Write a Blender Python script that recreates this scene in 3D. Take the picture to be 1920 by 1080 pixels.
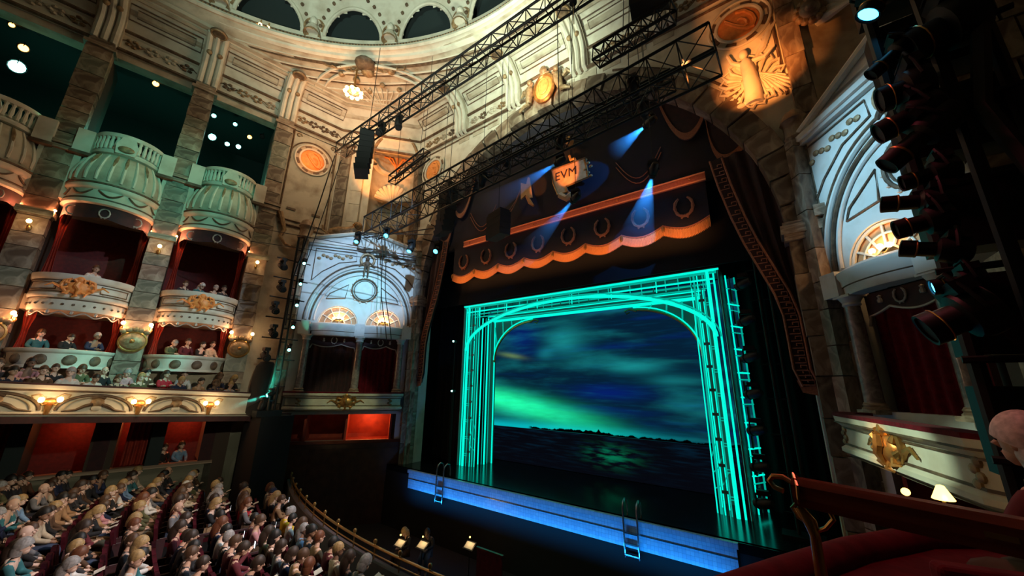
import bpy, bmesh, math, random
from mathutils import Vector, Matrix
random.seed(7)
for o in list(bpy.data.objects): bpy.data.objects.remove(o)
SC = bpy.context.scene
COL = SC.collection
ZO = 5.2                      # eye height above the stalls floor; all z below are measured from eye level
PI = math.pi
# ---------------------------------------------------------------- camera (13 mm-equivalent phone lens)
FPX = 680.0
def _camrot():
    c = lambda u, v: Vector((u-960, 540-v, -FPX)).normalized()
    L = c(0, 708); Z = c(1000, -1970); Z = (Z - L*Z.dot(L)).normalized()
    X = -L; Y = Z.cross(X)
    return Matrix((X, Y, Z))
CR = _camrot()
cd = bpy.data.cameras.new('camera'); cam = bpy.data.objects.new('camera', cd); COL.objects.link(cam)
cd.sensor_width = 36; cd.lens = FPX/1920*36; cd.clip_start = .05; cd.clip_end = 300
cam.matrix_world = Matrix.Translation((0, 0, ZO)) @ CR.to_4x4()
SC.camera = cam
# ---------------------------------------------------------------- world, lamps, exposure
vs = SC.view_settings
vs.view_transform = 'Standard'; vs.look = 'None'; vs.gamma = 1; vs.use_curve_mapping = False; vs.exposure = 0.18
w = bpy.data.worlds.new('world'); SC.world = w; w.use_nodes = True
w.node_tree.nodes['Background'].inputs[0].default_value = (.02, .018, .02, 1)
w.node_tree.nodes['Background'].inputs[1].default_value = .35
def spot(name, loc, tgt, col, e, deg, blend=.5, rad=.12):
    l = bpy.data.lights.new(name, 'SPOT'); l.energy = e; l.color = col; l.spot_size = math.radians(deg)
    l.spot_blend = blend; l.shadow_soft_size = rad
    o = bpy.data.objects.new(name, l); COL.objects.link(o)
    d = Vector(tgt)-Vector(loc)
    o.rotation_euler = d.to_track_quat('-Z', 'Y').to_euler(); o.location = Vector(loc)+Vector((0, 0, ZO))
    return o
def point(name, loc, col, e, rad=.06):
    l = bpy.data.lights.new(name, 'POINT'); l.energy = e; l.color = col; l.shadow_soft_size = rad
    o = bpy.data.objects.new(name, l); COL.objects.link(o); o.location = Vector(loc)+Vector((0, 0, ZO)); return o
WARM = (1, .60, .32); ORANGE = (1, .33, .08); TEAL = (.15, 1, .72); BLUE = (.05, .28, 1); COOL = (.55, .75, 1); CREAM = (1, .80, .58)
def strip(name, loc, tgt, col, e, lx, ly=.06, spr=150):          # a long batten lamp
    l = bpy.data.lights.new(name, 'AREA'); l.shape = 'RECTANGLE'; l.size = lx; l.size_y = ly; l.energy = e; l.color = col; l.spread = math.radians(spr)
    o = bpy.data.objects.new(name, l); COL.objects.link(o); d = (Vector(tgt)-Vector(loc)).normalized()
    Zv = -d; Xv = Vector((1, 0, 0)); Yv = Zv.cross(Xv).normalized(); M = Matrix((Xv, Yv, Zv)).transposed().to_4x4(); M.translation = Vector(loc)+Vector((0, 0, ZO)); o.matrix_world = M
    return o
GREENC = (.86, 1, .74)
# house washes on the ceiling and walls (from the circle fronts and the rig)
spot('ceiling_wash_lamp', (-8, 1.5, 5.5), (-10, 6.5, 17.5), (.96, 1, .82), 3800, 94, .9, .5)
spot('ceiling_corner_lamp', (-17.5, 8.5, 9.6), (-17.6, 7.8, 17.5), (1, .42, .16), 1300, 90, .9, .3)
spot('ceiling_front_lamp', (-7.5, 9.2, 12.9), (-9, 13.0, 16.9), (.84, 1, .72), 1500, 120, .9, .3)
spot('dome_green_lamp', (-8, -3, 12), (-14, 8, 20), (.66, 1, .78), 3000, 100, .9, .4)
# rig lamps on the left boxes
spot('canopy_teal_lamp', (-5, 3, 11.5), (-22.3, 2.6, 8.9), (.24, 1, .72), 3600, 25, .8, .1)
spot('box_white_lamp', (-4, 8, 10.5), (-21.5, 2.6, 3.0), (.66, .85, 1), 4600, 26, .7, .1)
spot('box_green_lamp', (-3, 6, 10.0), (-21.5, 3.4, 2.6), (.15, 1, .7), 900, 14, .7, .1)
spot('low_box_teal_lamp', (-6, 7, 9), (-21.5, 2.8, .7), (.05, 1, .8), 5200, 13, .7, .1)
spot('circle_front_lamp', (-9, 3.5, 1.5), (-20.5, 3.0, -1.0), (1, .95, .66), 800, 56, .6, .1)
# stage box arches
spot('box_arch_lamp_left', (-7, 5.0, 9.5), (-18.8, 11.0, 5.6), (.42, .70, 1), 7600, 29, .5, .1)
spot('box_arch_cyan_lamp', (-6.5, 6.0, 9.3), (-18.6, 11.0, 4.9), (.2, .85, 1), 4200, 15, .9, .1)
spot('box_front_lamp_left', (-9, 6.0, 4.5), (-18.4, 10.6, -.9), (.9, 1, .55), 900, 18, .5, .1)
spot('box_arch_lamp_right', (-6, 6.0, 8.5), (2.6, 11.2, 5.4), (.36, .76, 1), 5200, 30, .7, .1)
# orange accents on medallions, keystone and relief
spot('relief_lamp', (-1.2, 9.5, 8.6), (.7, 13.3, 10.8), (1, .30, .06), 2600, 36, .7, .05)
spot('medallion_lamp_right', (-1.2, 9.8, 9.2), (.5, 13.4, 13.5), (1, .34, .09), 1200, 34, .8, .05)
spot('keystone_lamp', (-7.3, 10.2, 11.6), (-7.85, 13.2, 14.9), (1, .26, .04), 1300, 30, .8, .05)
spot('medallion_lamp_left', (-18.5, 6.5, 11.0), (-21.4, 8.3, 13.1), (1, .30, .06), 620, 30, .8, .05)
spot('niche_lamp', (-16.6, 9.6, 9.6), (-19.9, 12.1, 14.0), (1, .34, .08), 2000, 46, .7, .05)
strip('pelmet_foot_batten', (-7.93, 12.9, 4.95), (-7.93, 13.95, 5.6), (1, .40, .12), 42, 12.5, .06, 60)
strip('valance_fill_strip', (-7.6, 13.35, 7.30), (-7.6, 13.9, 7.72), (1, .24, .10), 9, 12.0, .06, 80)  # added fill strip for the self-lit look of the valance rail
spot('sign_lamp', (-6.4, 11.6, 7.6), (-7.0, 13.75, 9.9), (1, .34, .06), 700, 26, .6, .05)
spot('ribbon_lamp', (-8.4, 12.0, 8.0), (-8.7, 13.75, 9.55), (1, .30, .06), 380, 20, .5, .05)
# house light spilling on the stalls
spot('stalls_lamp', (-1.5, 9.0, 6.5), (-13.5, 3.6, -4.5), (1, .78, .68), 8000, 34, .9, .1)
spot('stalls_blue_lamp', (-10, 11.0, 8.5), (-12.5, 3.8, -4.5), (.50, .74, 1), 3000, 40, .9, .1)
strip('stage_front_batten', (-8.55, 12.05, -5.10), (-8.55, 12.72, -4.55), (.015, .34, 1), 85, 13.4)
# near right box
spot('near_box_lamp', (-2.5, 7.0, 2.0), (1.3, 9.4, -1.0), (.74, 1, .70), 900, 34, .6, .05)
spot('near_box_gold_lamp', (-2.2, 7.0, 1.4), (1.3, 9.9, -1.0), (1, .42, .10), 620, 13, .8, .05)
spot('near_rail_red_fill', (-.6, 3.2, 4.0), (1.2, 1.9, -.9), (1, .10, .16), 130, 70, .7, .1)  # added red fill that brings out the crimson velvet
# ---------------------------------------------------------------- helpers
def ray(u, v): return (CR @ Vector((u-960, 540-v, -FPX))).normalized()
def onax(u, v, ax, val): d = ray(u, v); return d*(val/d[ax])
def frame(A, B, z=0.0):
    A = Vector((A[0], A[1], z)); B = Vector((B[0], B[1], z)); X = (B-A).normalized(); Zv = Vector((0, 0, 1)); Y = Zv.cross(X)
    M = Matrix((X, Y, Zv)).transposed().to_4x4(); M.translation = A
    return M
def lp(F, u, v, d=0.0):
    Fi = F.inverted(); o = Fi @ Vector((0, 0, 0)); r = Fi.to_3x3() @ ray(u, v)
    t = (d-o.y)/r.y
    return o + r*t
def link(o, parent=None, F=None):
    COL.objects.link(o)
    if parent is not None: o.parent = parent
    if F is not None:
        o.matrix_basis = F if parent is not None else Matrix.Translation((0, 0, ZO)) @ F
    elif parent is None:
        o.location = Vector(o.location)+Vector((0, 0, ZO))
    return o
class MB:
    def __init__(s, T=None): s.v = []; s.f = []; s.T = T; s.sm = False
    def add(s, vs_, fs, T=None):
        b = len(s.v)
        Ms = [m for m in (T, s.T) if m is not None]
        flip = False
        for m in Ms:
            vs_ = [m @ Vector(p) for p in vs_]
            if m.to_3x3().determinant() < 0: flip = not flip
        s.v += [tuple(p) for p in vs_]
        s.f += [tuple(b+i for i in (reversed(f) if flip else f)) for f in fs]
        return s
    def box(s, c, d, T=None):
        x, y, z = c; a, b, e = d[0]/2, d[1]/2, d[2]/2
        v = [(x+i*a, y+j*b, z+k*e) for k in (-1, 1) for j in (-1, 1) for i in (-1, 1)]
        return s.add(v, [(0, 2, 3, 1), (4, 5, 7, 6), (0, 1, 5, 4), (2, 6, 7, 3), (0, 4, 6, 2), (1, 3, 7, 5)], T)
    def bx(s, x0, x1, y0, y1, z0, z1, T=None): return s.box(((x0+x1)/2, (y0+y1)/2, (z0+z1)/2), (x1-x0, y1-y0, z1-z0), T)
    def tube(s, pts, r, n=8, closed=False, cap=True, T=None):
        pts = [Vector(p) for p in pts]; N = len(pts); rs = r if hasattr(r, '__len__') else [r]*N
        vs_ = []; up = None
        for i, p in enumerate(pts):
            a = pts[(i-1) % N] if (closed or i > 0) else p; b = pts[(i+1) % N] if (closed or i < N-1) else p
            t = (b-a); t = t.normalized() if t.length > 1e-9 else Vector((0, 0, 1))
            if up is None: up = Vector((0, 0, 1)) if abs(t.z) < .9 else Vector((1, 0, 0))
            x = t.cross(up)
            if x.length < 1e-6: x = t.cross(Vector((.3, 1, .2)))
            x.normalize(); y = x.cross(t).normalized(); up = y
            vs_ += [p + (x*math.cos(2*PI*k/n)+y*math.sin(2*PI*k/n))*rs[i] for k in range(n)]
        fs = []
        for i in range(N if closed else N-1):
            j = (i+1) % N
            for k in range(n): fs.append((i*n+k, i*n+(k+1) % n, j*n+(k+1) % n, j*n+k))
        if cap and not closed:
            fs.append(tuple(reversed(range(n)))); fs.append(tuple((N-1)*n+k for k in range(n)))
        return s.add(vs_, [tuple(reversed(f)) for f in fs], T)
    def lathe(s, prof, n=24, c=(0, 0, 0), a0=0, a1=2*PI, sx=1, sy=1, T=None):
        full = abs(a1-a0-2*PI) < 1e-6; m = n if full else n+1; vs_ = []; fs = []
        for i in range(m):
            a = a0+(a1-a0)*i/n
            for (r, z) in prof: vs_.append((c[0]+sx*r*math.cos(a), c[1]+sy*r*math.sin(a), c[2]+z))
        k = len(prof)
        for i in range(n):
            j = (i+1) % m
            for q in range(k-1): fs.append((i*k+q, j*k+q, j*k+q+1, i*k+q+1))
        return s.add(vs_, fs, T)
    def ell(s, c, r, n=12, m=8, T=None):
        r = r if hasattr(r, '__len__') else (r, r, r)
        vs_ = [(c[0], c[1], c[2]-r[2])]; fs = []
        for j in range(1, m):
            b = -PI/2+PI*j/m
            for i in range(n):
                a = 2*PI*i/n; vs_.append((c[0]+r[0]*math.cos(a)*math.cos(b), c[1]+r[1]*math.sin(a)*math.cos(b), c[2]+r[2]*math.sin(b)))
        vs_.append((c[0], c[1], c[2]+r[2])); e = len(vs_)-1
        for i in range(n):
            fs.append((0, 1+(i+1) % n, 1+i)); fs.append((e, e-n+i, e-n+(i+1) % n))
        for j in range(m-2):
            for i in range(n): fs.append((1+j*n+i, 1+j*n+(i+1) % n, 1+(j+1)*n+(i+1) % n, 1+(j+1)*n+i))
        return s.add(vs_, fs, T)
    def prism(s, poly, y0, y1, T=None):            # polygon in local x,z pushed along y (y0 nearer the viewer)
        n = len(poly); ar = sum(poly[i][0]*poly[(i+1) % n][1]-poly[(i+1) % n][0]*poly[i][1] for i in range(n))
        if ar < 0: poly = poly[::-1]
        vs_ = [(p[0], y0, p[1]) for p in poly]+[(p[0], y1, p[1]) for p in poly]
        fs = [tuple(range(n)), tuple(reversed(range(n, 2*n)))]
        for i in range(n): j = (i+1) % n; fs.append((i, i+n, j+n, j))
        return s.add(vs_, fs, T)
    def sweep(s, prof, path, closed=False, T=None):  # prof: (offset to the right of travel, z); path: x,y
        N = len(path); P = [Vector((p[0], p[1])) for p in path]; vs_ = []; fs = []
        for i in range(N):
            ds = []
            if closed or i > 0: ds.append((P[i]-P[i-1]).normalized())
            if closed or i < N-1: ds.append((P[(i+1) % N]-P[i]).normalized())
            ns = [Vector((d.y, -d.x)) for d in ds]; nn = sum(ns, Vector((0, 0)))
            nn = nn.normalized(); nn = nn/max(.35, nn.dot(ns[0]))
            for (o, z) in prof: q = P[i]+nn*o; vs_.append((q.x, q.y, z))
        k = len(prof)
        for i in range(N if closed else N-1):
            j = (i+1) % N
            for q in range(k-1): fs.append((i*k+q, j*k+q, j*k+q+1, i*k+q+1))
        return s.add(vs_, fs, T)
    def grid(s, fn, nu, nv, skip=None, T=None):
        vs_ = [fn(i/nu, j/nv) for i in range(nu+1) for j in range(nv+1)]; fs = []
        for i in range(nu):
            for j in range(nv):
                if skip and skip((i+.5)/nu, (j+.5)/nv): continue
                a = i*(nv+1)+j; fs.append((a, a+nv+1, a+nv+2, a+1))
        return s.add(vs_, fs, T)
    def mesh(s, name, mat=None, smooth=False, bevel=0):
        me = bpy.data.meshes.new(name); me.from_pydata(s.v, [], s.f); me.validate()
        if smooth:
            me.polygons.foreach_set('use_smooth', [True]*len(me.polygons))
            try: me.set_sharp_from_angle(angle=math.radians(40))
            except Exception: pass
        if mat: me.materials.append(mat)
        return me
    def obj(s, name, mat=None, parent=None, F=None, smooth=False):
        return link(bpy.data.objects.new(name, s.mesh(name, mat, smooth)), parent, F)
def tag(o, label=None, cat=None, group=None, kind=None):
    if label: o['label'] = label
    if cat: o['category'] = cat
    if group: o['group'] = group
    if kind: o['kind'] = kind
    return o
def thing(name, label, cat, F=None, group=None):
    o = bpy.data.objects.new(name, None); o.empty_display_size = .1
    link(o, None, F if F is not None else Matrix.Identity(4)); return tag(o, label, cat, group)
def inst(name, me, parent=None, F=None, mat=None):
    o = bpy.data.objects.new(name, me)
    link(o, parent, F)
    if mat is not None:
        o.material_slots[0].link = 'OBJECT'; o.material_slots[0].material = mat
    return o
_cyl = {}
def bar(name, parent, p, q, r, mat, n=6):           # a straight rod between two points, one shared mesh
    key = (mat.name, n)
    if key not in _cyl:
        _cyl[key] = MB().tube([(0, 0, 0), (0, 0, 1)], 1, n).mesh('rod', mat, True)
    p = Vector(p); q = Vector(q); d = q-p
    M = Matrix.Translation(p) @ d.to_track_quat('Z', 'Y').to_matrix().to_4x4() @ Matrix.Diagonal((r, r, d.length, 1))
    return inst(name, _cyl[key], parent, M)
_bx = {}
def block(name, parent, c, d, mat, rot=None):       # a box, one shared mesh per material
    if mat.name not in _bx: _bx[mat.name] = MB().box((0, 0, 0), (1, 1, 1)).mesh('block', mat)
    M = Matrix.Translation(c) @ (rot if rot is not None else Matrix.Identity(4)) @ Matrix.Diagonal((d[0], d[1], d[2], 1))
    return inst(name, _bx[mat.name], parent, M)
# ---------------------------------------------------------------- materials
def mat(name, col, rough=.6, metal=0, col2=None, scale=3, bump=0, emit=0, ecol=None, detail=6, lo=.35, hi=.65, spec=.5, sheen=0, coord='Object', dist=0, stretch=None):
    m = bpy.data.materials.new(name); m.use_nodes = True; nt = m.node_tree; b = nt.nodes['Principled BSDF']
    b.inputs['Base Color'].default_value = (*col, 1); b.inputs['Roughness'].default_value = rough; b.inputs['Metallic'].default_value = metal
    b.inputs['Specular IOR Level'].default_value = spec
    if sheen: b.inputs['Sheen Weight'].default_value = sheen
    if emit: b.inputs['Emission Color'].default_value = (*(ecol or col), 1); b.inputs['Emission Strength'].default_value = emit
    if col2 or bump:
        tc = nt.nodes.new('ShaderNodeTexCoord'); nz = nt.nodes.new('ShaderNodeTexNoise')
        nz.inputs['Scale'].default_value = scale; nz.inputs['Detail'].default_value = detail; nz.inputs['Distortion'].default_value = dist
        src = tc.outputs[coord]
        if stretch:
            mp = nt.nodes.new('ShaderNodeMapping'); mp.inputs['Scale'].default_value = stretch; nt.links.new(src, mp.inputs[0]); src = mp.outputs[0]
        nt.links.new(src, nz.inputs['Vector'])
    if col2:
        cr = nt.nodes.new('ShaderNodeValToRGB'); e = cr.color_ramp.elements
        e[0].position = lo; e[0].color = (*col, 1); e[1].position = hi; e[1].color = (*col2, 1)
        nt.links.new(nz.outputs['Fac'], cr.inputs[0]); nt.links.new(cr.outputs[0], b.inputs['Base Color'])
    if bump:
        bp = nt.nodes.new('ShaderNodeBump'); bp.inputs['Strength'].default_value = bump; bp.inputs['Distance'].default_value = .05
        nt.links.new(nz.outputs['Fac'], bp.inputs['Height']); nt.links.new(bp.outputs[0], b.inputs['Normal'])
    return m
M_PLAS = mat('cream_plaster', (.52, .46, .36), .7, col2=(.24, .17, .11), scale=1.3, lo=.45, hi=.75, bump=.15)
M_PLAS2 = mat('pale_plaster', (.68, .64, .54), .65, col2=(.46, .39, .30), scale=1.6, lo=.45, hi=.8, bump=.12)
M_GLAZE = mat('brown_glaze_plaster', (.08, .045, .025), .6, col2=(.20, .13, .08), scale=4, lo=.4, hi=.7, bump=.3)
M_ORN = mat('gilt_brown_ornament', (.22, .13, .065), .5, col2=(.42, .28, .15), scale=6, lo=.4, hi=.65, bump=.5, metal=.2)
M_STONE = mat('veined_brown_marble', (.10, .065, .042), .45, col2=(.30, .24, .175), scale=1.8, lo=.38, hi=.66, bump=.2, dist=1.2, coord='Generated')
M_STONEB = mat('pale_brown_marble', (.20, .13, .085), .5, col2=(.42, .33, .24), scale=2.2, lo=.4, hi=.65, bump=.2, dist=1.0, coord='Generated')
M_STONEC = mat('grey_green_marble', (.12, .12, .085), .4, col2=(.30, .29, .22), scale=2.0, lo=.38, hi=.66, bump=.2, dist=1.4, coord='Generated')
M_MORT = mat('dark_joint', (.05, .032, .022), .8)
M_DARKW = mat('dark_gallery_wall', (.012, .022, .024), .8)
M_RED = mat('maroon_wall_cloth', (.14, .012, .012), .75, col2=(.09, .008, .01), scale=8)
M_REDBOX = mat('red_box_lining', (.30, .03, .012), .7, col2=(.20, .016, .01), scale=3)
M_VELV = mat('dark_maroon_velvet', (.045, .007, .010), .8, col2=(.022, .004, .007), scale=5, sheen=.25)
M_VELVR = mat('crimson_velvet', (.13, .006, .014), .8, col2=(.08, .003, .008), scale=9, sheen=.05, bump=.15, spec=.08)
M_BLK = mat('black_metal', (.012, .012, .013), .5, metal=.3)
M_BLKC = mat('black_cloth', (.008, .008, .009), .9)
M_SPK = mat('black_speaker_grille', (.014, .015, .017), .7)
M_GOLD = mat('antique_gold', (.62, .33, .10), .38, metal=.75, col2=(.36, .16, .05), scale=5, bump=.25)
M_FRINGE = mat('gold_fringe', (.92, .52, .24), .7, col2=(.62, .28, .10), scale=40, stretch=(6, 6, .3))
M_BRAID = mat('copper_braid', (.44, .17, .085), .65, col2=(.30, .10, .05), scale=20)
M_BRASS = mat('worn_brass', (.55, .33, .12), .3, metal=.9)
M_STAGE = mat('glossy_black_stage_floor', (.006, .007, .008), .16, spec=.6)
M_FLOOR = mat('dark_red_carpet', (.030, .008, .009), .9, col2=(.018, .005, .006), scale=6)
M_PIT = mat('black_pit_floor', (.008, .006, .005), .8)
M_WOOD = mat('polished_mahogany', (.16, .035, .018), .22, col2=(.09, .018, .010), scale=3, stretch=(1, 8, 8))
M_ORANGE = mat('orange_lit_gilt', (.92, .36, .09), .5, col2=(.75, .25, .06), scale=6, bump=.3)  # gilt with the projected orange light put into its colour
M_WHITE = mat('white_paint', (.62, .58, .50), .5)
M_STEEL = mat('polished_steel', (.45, .47, .5), .2, metal=.95)
def emis(name, col, s): return mat(name, (.02, .02, .02), .5, emit=s, ecol=col)
E_WARM = emis('warm_bulb', (1, .62, .22), 14); E_AMB = emis('amber_lamp', (1, .42, .08), 9); E_TEAL = emis('teal_lens', (.10, 1, .82), 14); E_TEALS = emis('small_teal_lens', (.25, 1, .85), 5)
E_BLUE = emis('blue_lens', (.05, .55, 1), 9); E_WHT = emis('white_lens', (.30, 1, .86), 8)
E_TURQ = emis('turquoise_glow_tube', (.0, .90, .66), 1.0); E_TURQ2 = emis('soft_turquoise_glow', (.0, .80, .60), .42)  # turquoise light on the white metal frame, put in as glow
E_YEL = emis('yellow_lamp', (1, .62, .12), 5)
E_PHONE = emis('phone_screen', (.85, .92, 1), 3)
M_TEALM = mat('grey_green_portal_metal', (.12, .17, .16), .45)
M_GILTB = mat('gilded_board', (.90, .48, .16), .5, col2=(.75, .36, .10), scale=5)
# ---------------------------------------------------------------- plan of the house
CX, CY = -7.93, -2.65                                    # axis of the house, centre of the ceiling ring
SM = Matrix.Translation((2*CX, 0, 0)) @ Matrix.Diagonal((-1, 1, 1, 1))
FW = frame((CX, 13.5), (0, 13.5)); FWD = Matrix.Translation((CX, 13.5, 0))
WA, WB, WC = (-25.66, -14.0), (-21.1, 9.7), (-17.8, 13.5)
FL = frame(WA, WB); LL = math.hypot(WB[0]-WA[0], WB[1]-WA[1])
FN = frame(WB, WC); LN = math.hypot(WC[0]-WB[0], WC[1]-WB[1])
PA, PB = (-20.4, 8.4), (-17.0, 13.4)
FP = frame(PA, PB); LP_ = math.hypot(PB[0]-PA[0], PB[1]-PA[1])
def S(o): return tag(o, kind='structure')
AA, AB, AZ = 8.62, 9.0, 4.7                              # proscenium arch: half width, rise, springing height
OA, OB = 9.45, 9.85
# ---- floors
f = MB(); f.bx(-30, 9, -16, 6.3, -5.9, -5.7); S(f.obj('floor', M_FLOOR))
f = MB(); f.bx(-22, 6, 6.0, 12.75, -6.9, -6.7); S(f.obj('floor_pit', M_PIT))
f = MB(); f.bx(-24, 8, 12.8, 27, -4.25, -4.0); S(f.obj('floor_stage', M_STAGE))
# ---- front wall with the great arch
w_ = MB()
K = 48
arc = [(OA*math.cos(PI*i/K), AZ+OB*math.sin(PI*i/K)) for i in range(K+1)]
top = 14.8
for i in range(K):
    (x0, z0), (x1, z1) = arc[i], arc[i+1]
    w_.add([(x0, 0, z0), (x0, 0, top), (x1, 0, top), (x1, 0, z1)], [(0, 1, 2, 3)])
    w_.add([(x0, 0, z0), (x0, .9, z0), (x1, .9, z1), (x1, 0, z1)], [(0, 1, 2, 3)])
for s in (-1, 1):
    w_.bx(min(s*9.45, s*9.95), max(s*9.45, s*9.95), 0, .9, -5.2, top)
    w_.bx(min(s*8.6, s*9.45), max(s*8.6, s*9.45), .35, .9, -5.2, AZ)
WFRONT = S(w_.obj('wall_front', M_PLAS2, None, FWD))
# voussoirs and pier stones, one by one
nv = 31
for i in range(nv):
    a0 = PI*i/nv+.004; a1 = PI*(i+1)/nv-.004; pr = random.choice((.10, .16, .22)); bb = random.choice((0, 0, .12)); m = MB()
    ro = 1+bb*.08
    P4 = [((AA)*math.cos(a), AZ+AB*math.sin(a)) for a in (a0, (a0+a1)/2, a1)]+[((OA*ro)*math.cos(a), AZ+OB*ro*math.sin(a)) for a in (a1, (a0+a1)/2, a0)]
    m.prism(P4, -pr, .85)
    m.obj('voussoir', random.choice((M_STONE, M_STONE, M_STONEB)), WFRONT)
for s in (-1, 1):
    z = -5.2; j = 0
    while z < AZ-.3:
        h = random.choice((.75, .95, 1.1)); h = min(h, AZ-.3-z); 
        block('pier_stone', WFRONT, (s*(8.62+.42), .3, z+h/2), (.82+random.uniform(-.04, .06), 1.0+random.uniform(-.06, .1), h-.03), random.choice((M_STONE, M_STONEB)))
        z += h; j += 1
    for (zz, hh, ex) in ((AZ-.3, .2, .12), (AZ-.1, .28, .24), (AZ+.18, .12, .1)):
        block('impost', WFRONT, (s*(8.62+.42), .3, zz+hh/2), (.9+ex, 1.1+ex, hh), M_STONEB)
    # outer pier of marble blocks up to the frieze
    z = -5.2
    while z < 14.6:
        h = random.choice((.8, 1.0, 1.3)); h = min(h, 14.75-z)
        block('pier_stone', WFRONT, (s*(9.72), -.05, z+h/2), (.5+random.uniform(-.03, .05), .55, h-.03), random.choice((M_STONE, M_STONEB, M_STONE)))
        z += h
    block('capital', WFRONT, (s*9.70, -.08, 5.15), (.75, .75, .35), M_STONEB)
# spandrel mouldings
m = MB(); 
for s in (-1, 1):
    m.tube([(s*9.35, -.03, 14.6), (s*3.2, -.03, 14.6)], .05, 6); m.tube([(s*9.35, -.03, 14.6), (s*9.35, -.03, 9.6)], .05, 6)
    m.tube([(s*(OA+.22)*math.cos(a), -.03, AZ+(OB+.22)*math.sin(a)) for a in [.52+.045*i for i in range(16)]], .05, 6)
m.obj('spandrel_moulding', M_GLAZE, WFRONT, smooth=True)
# stepped fascia and coffered soffit line above the arch, between arch and frieze
for s in (-1, 1):
    for k in range(5):
        x = s*(1.2+k*1.15)
        m = MB(); m.prism([(x-.42, 14.3), (x+.42, 14.3), (x+.42, 14.72), (x-.42, 14.72)], -.04, .02); m.obj('frieze_panel', M_PLAS, WFRONT)
# ---- left side wall (mirrored for the right)
PIERS = (21.0, 17.35, 13.7, 10.05, 6.4); BAYS = (19.2, 15.55, 11.9, 8.25)
def side_wall(name, F, pieces):
    m = MB()
    m.bx(21.4, LL, 0, .5, 7.3, 14.8); m.bx(21.4, 22.95, 0, .5, -5.2, 7.3)
    m.bx(0, 21.4, 0, 1.9, -1.5, .35); m.bx(0, 21.4, 2.2, 2.5, -5.2, 7.0)
    m.bx(0, 21.4, .15, 6.5, 7.0, 10.15); m.bx(0, 21.4, .0, 1.9, 2.55, 3.13)
    m.bx(0, 21.4, 0, .6, 14.45, 14.8)
    W = S(m.obj(name, M_PLAS, None, F))
    MB().bx(0, 21.4, 2.1, 2.2, .35, 7.0).obj('box_lining', M_RED, W)
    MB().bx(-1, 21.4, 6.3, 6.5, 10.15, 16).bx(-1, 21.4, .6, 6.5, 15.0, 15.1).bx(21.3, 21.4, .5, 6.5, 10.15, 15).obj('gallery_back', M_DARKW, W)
    if not pieces: return W
    MB().bx(0, 21.4, 1.35, 1.45, -5.2, -1.5).obj('stalls_lining', M_RED, W); MB().bx(20.9, 22.95, -.08, .0, -5.2, -1.2).obj('stalls_panel', M_STONEC, W)
    for px in PIERS:
        z = -1.2; MB().bx(px-.36, px+.36, -.30, 2.1, -5.2, 14.6).obj('pier_core', M_MORT, W)
        while z < 14.7:
            h = random.choice((.55, .7, .85)); h = min(h, 14.8-z)
            block('pier_stone', W, (px, -.14, z+h/2), (.80+random.uniform(-.03, .04), .46+random.uniform(-.03, .05), h-.025), random.choice((M_STONE, M_STONEB, M_STONEC)))
            z += h
        for (z0, e) in ((9.2, .10), (9.4, .2), (14.45, .15)): block('pier_band', W, (px, -.16, z0), (.86+e, .52+e, .16), M_STONEB)
        block('pier_capital', W, (px, -.2, 6.3), (.95, .62, .22), M_STONEC)
    return W
WLEFT = side_wall('wall_left', FL, True); WRIGHT = side_wall('wall_right', SM @ FL, False)
# end bay panel of the left wall: mouldings
def ring_pts(c, r, n=32, y=0, a0=0, a1=2*PI, rz=None): return [(c[0]+r*math.cos(a0+(a1-a0)*i/n), y, c[1]+(rz or r)*math.sin(a0+(a1-a0)*i/n)) for i in range(n+1)]
for F, W in ((FL, WLEFT),):
    m = MB(); m.tube([(21.55, -.03, 8.9), (21.55, -.03, 14.6), (23.95, -.03, 14.6), (23.95, -.03, 8.9), (21.55, -.03, 8.9)], .045, 6); 
    m.tube(ring_pts((22.72, 13.0), 1.18, 28, -.03, -.25, PI+.25), .04, 6)
    m.tube([(21.6, -.03, 8.6), (24.0, -.03, 8.6)], .07, 6); m.obj('panel_moulding', M_GLAZE, W, smooth=True)
    for (x, z) in ((21.8, 14.35), (23.72, 14.35)):
        mm = MB(); mm.tube([(x+.16*math.cos(t)*(1-t/8), -.06, z+.16*math.sin(t)*(1-t/8)) for t in [i*.4 for i in range(16)]], .035, 5); mm.obj('scroll_ornament', M_ORN, W, smooth=True)
    for x in (22.1, 23.4): block('vent_slot', W, (x, -.01, 9.6), (.45, .06, .13), M_GLAZE)
    m = MB(); m.tube([(21.6, -.1, 9.2), (21.75, -.14, 8.8), (21.95, -.16, 8.2), (21.8, -.16, 7.8), (22.1, -.16, 7.4), (22.9, -.16, 7.25), (23.4, -.14, 7.6)], [.16, .14, .11, .10, .09, .08, .06], 8); m.obj('scroll_console', M_ORN, W, smooth=True)
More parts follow.
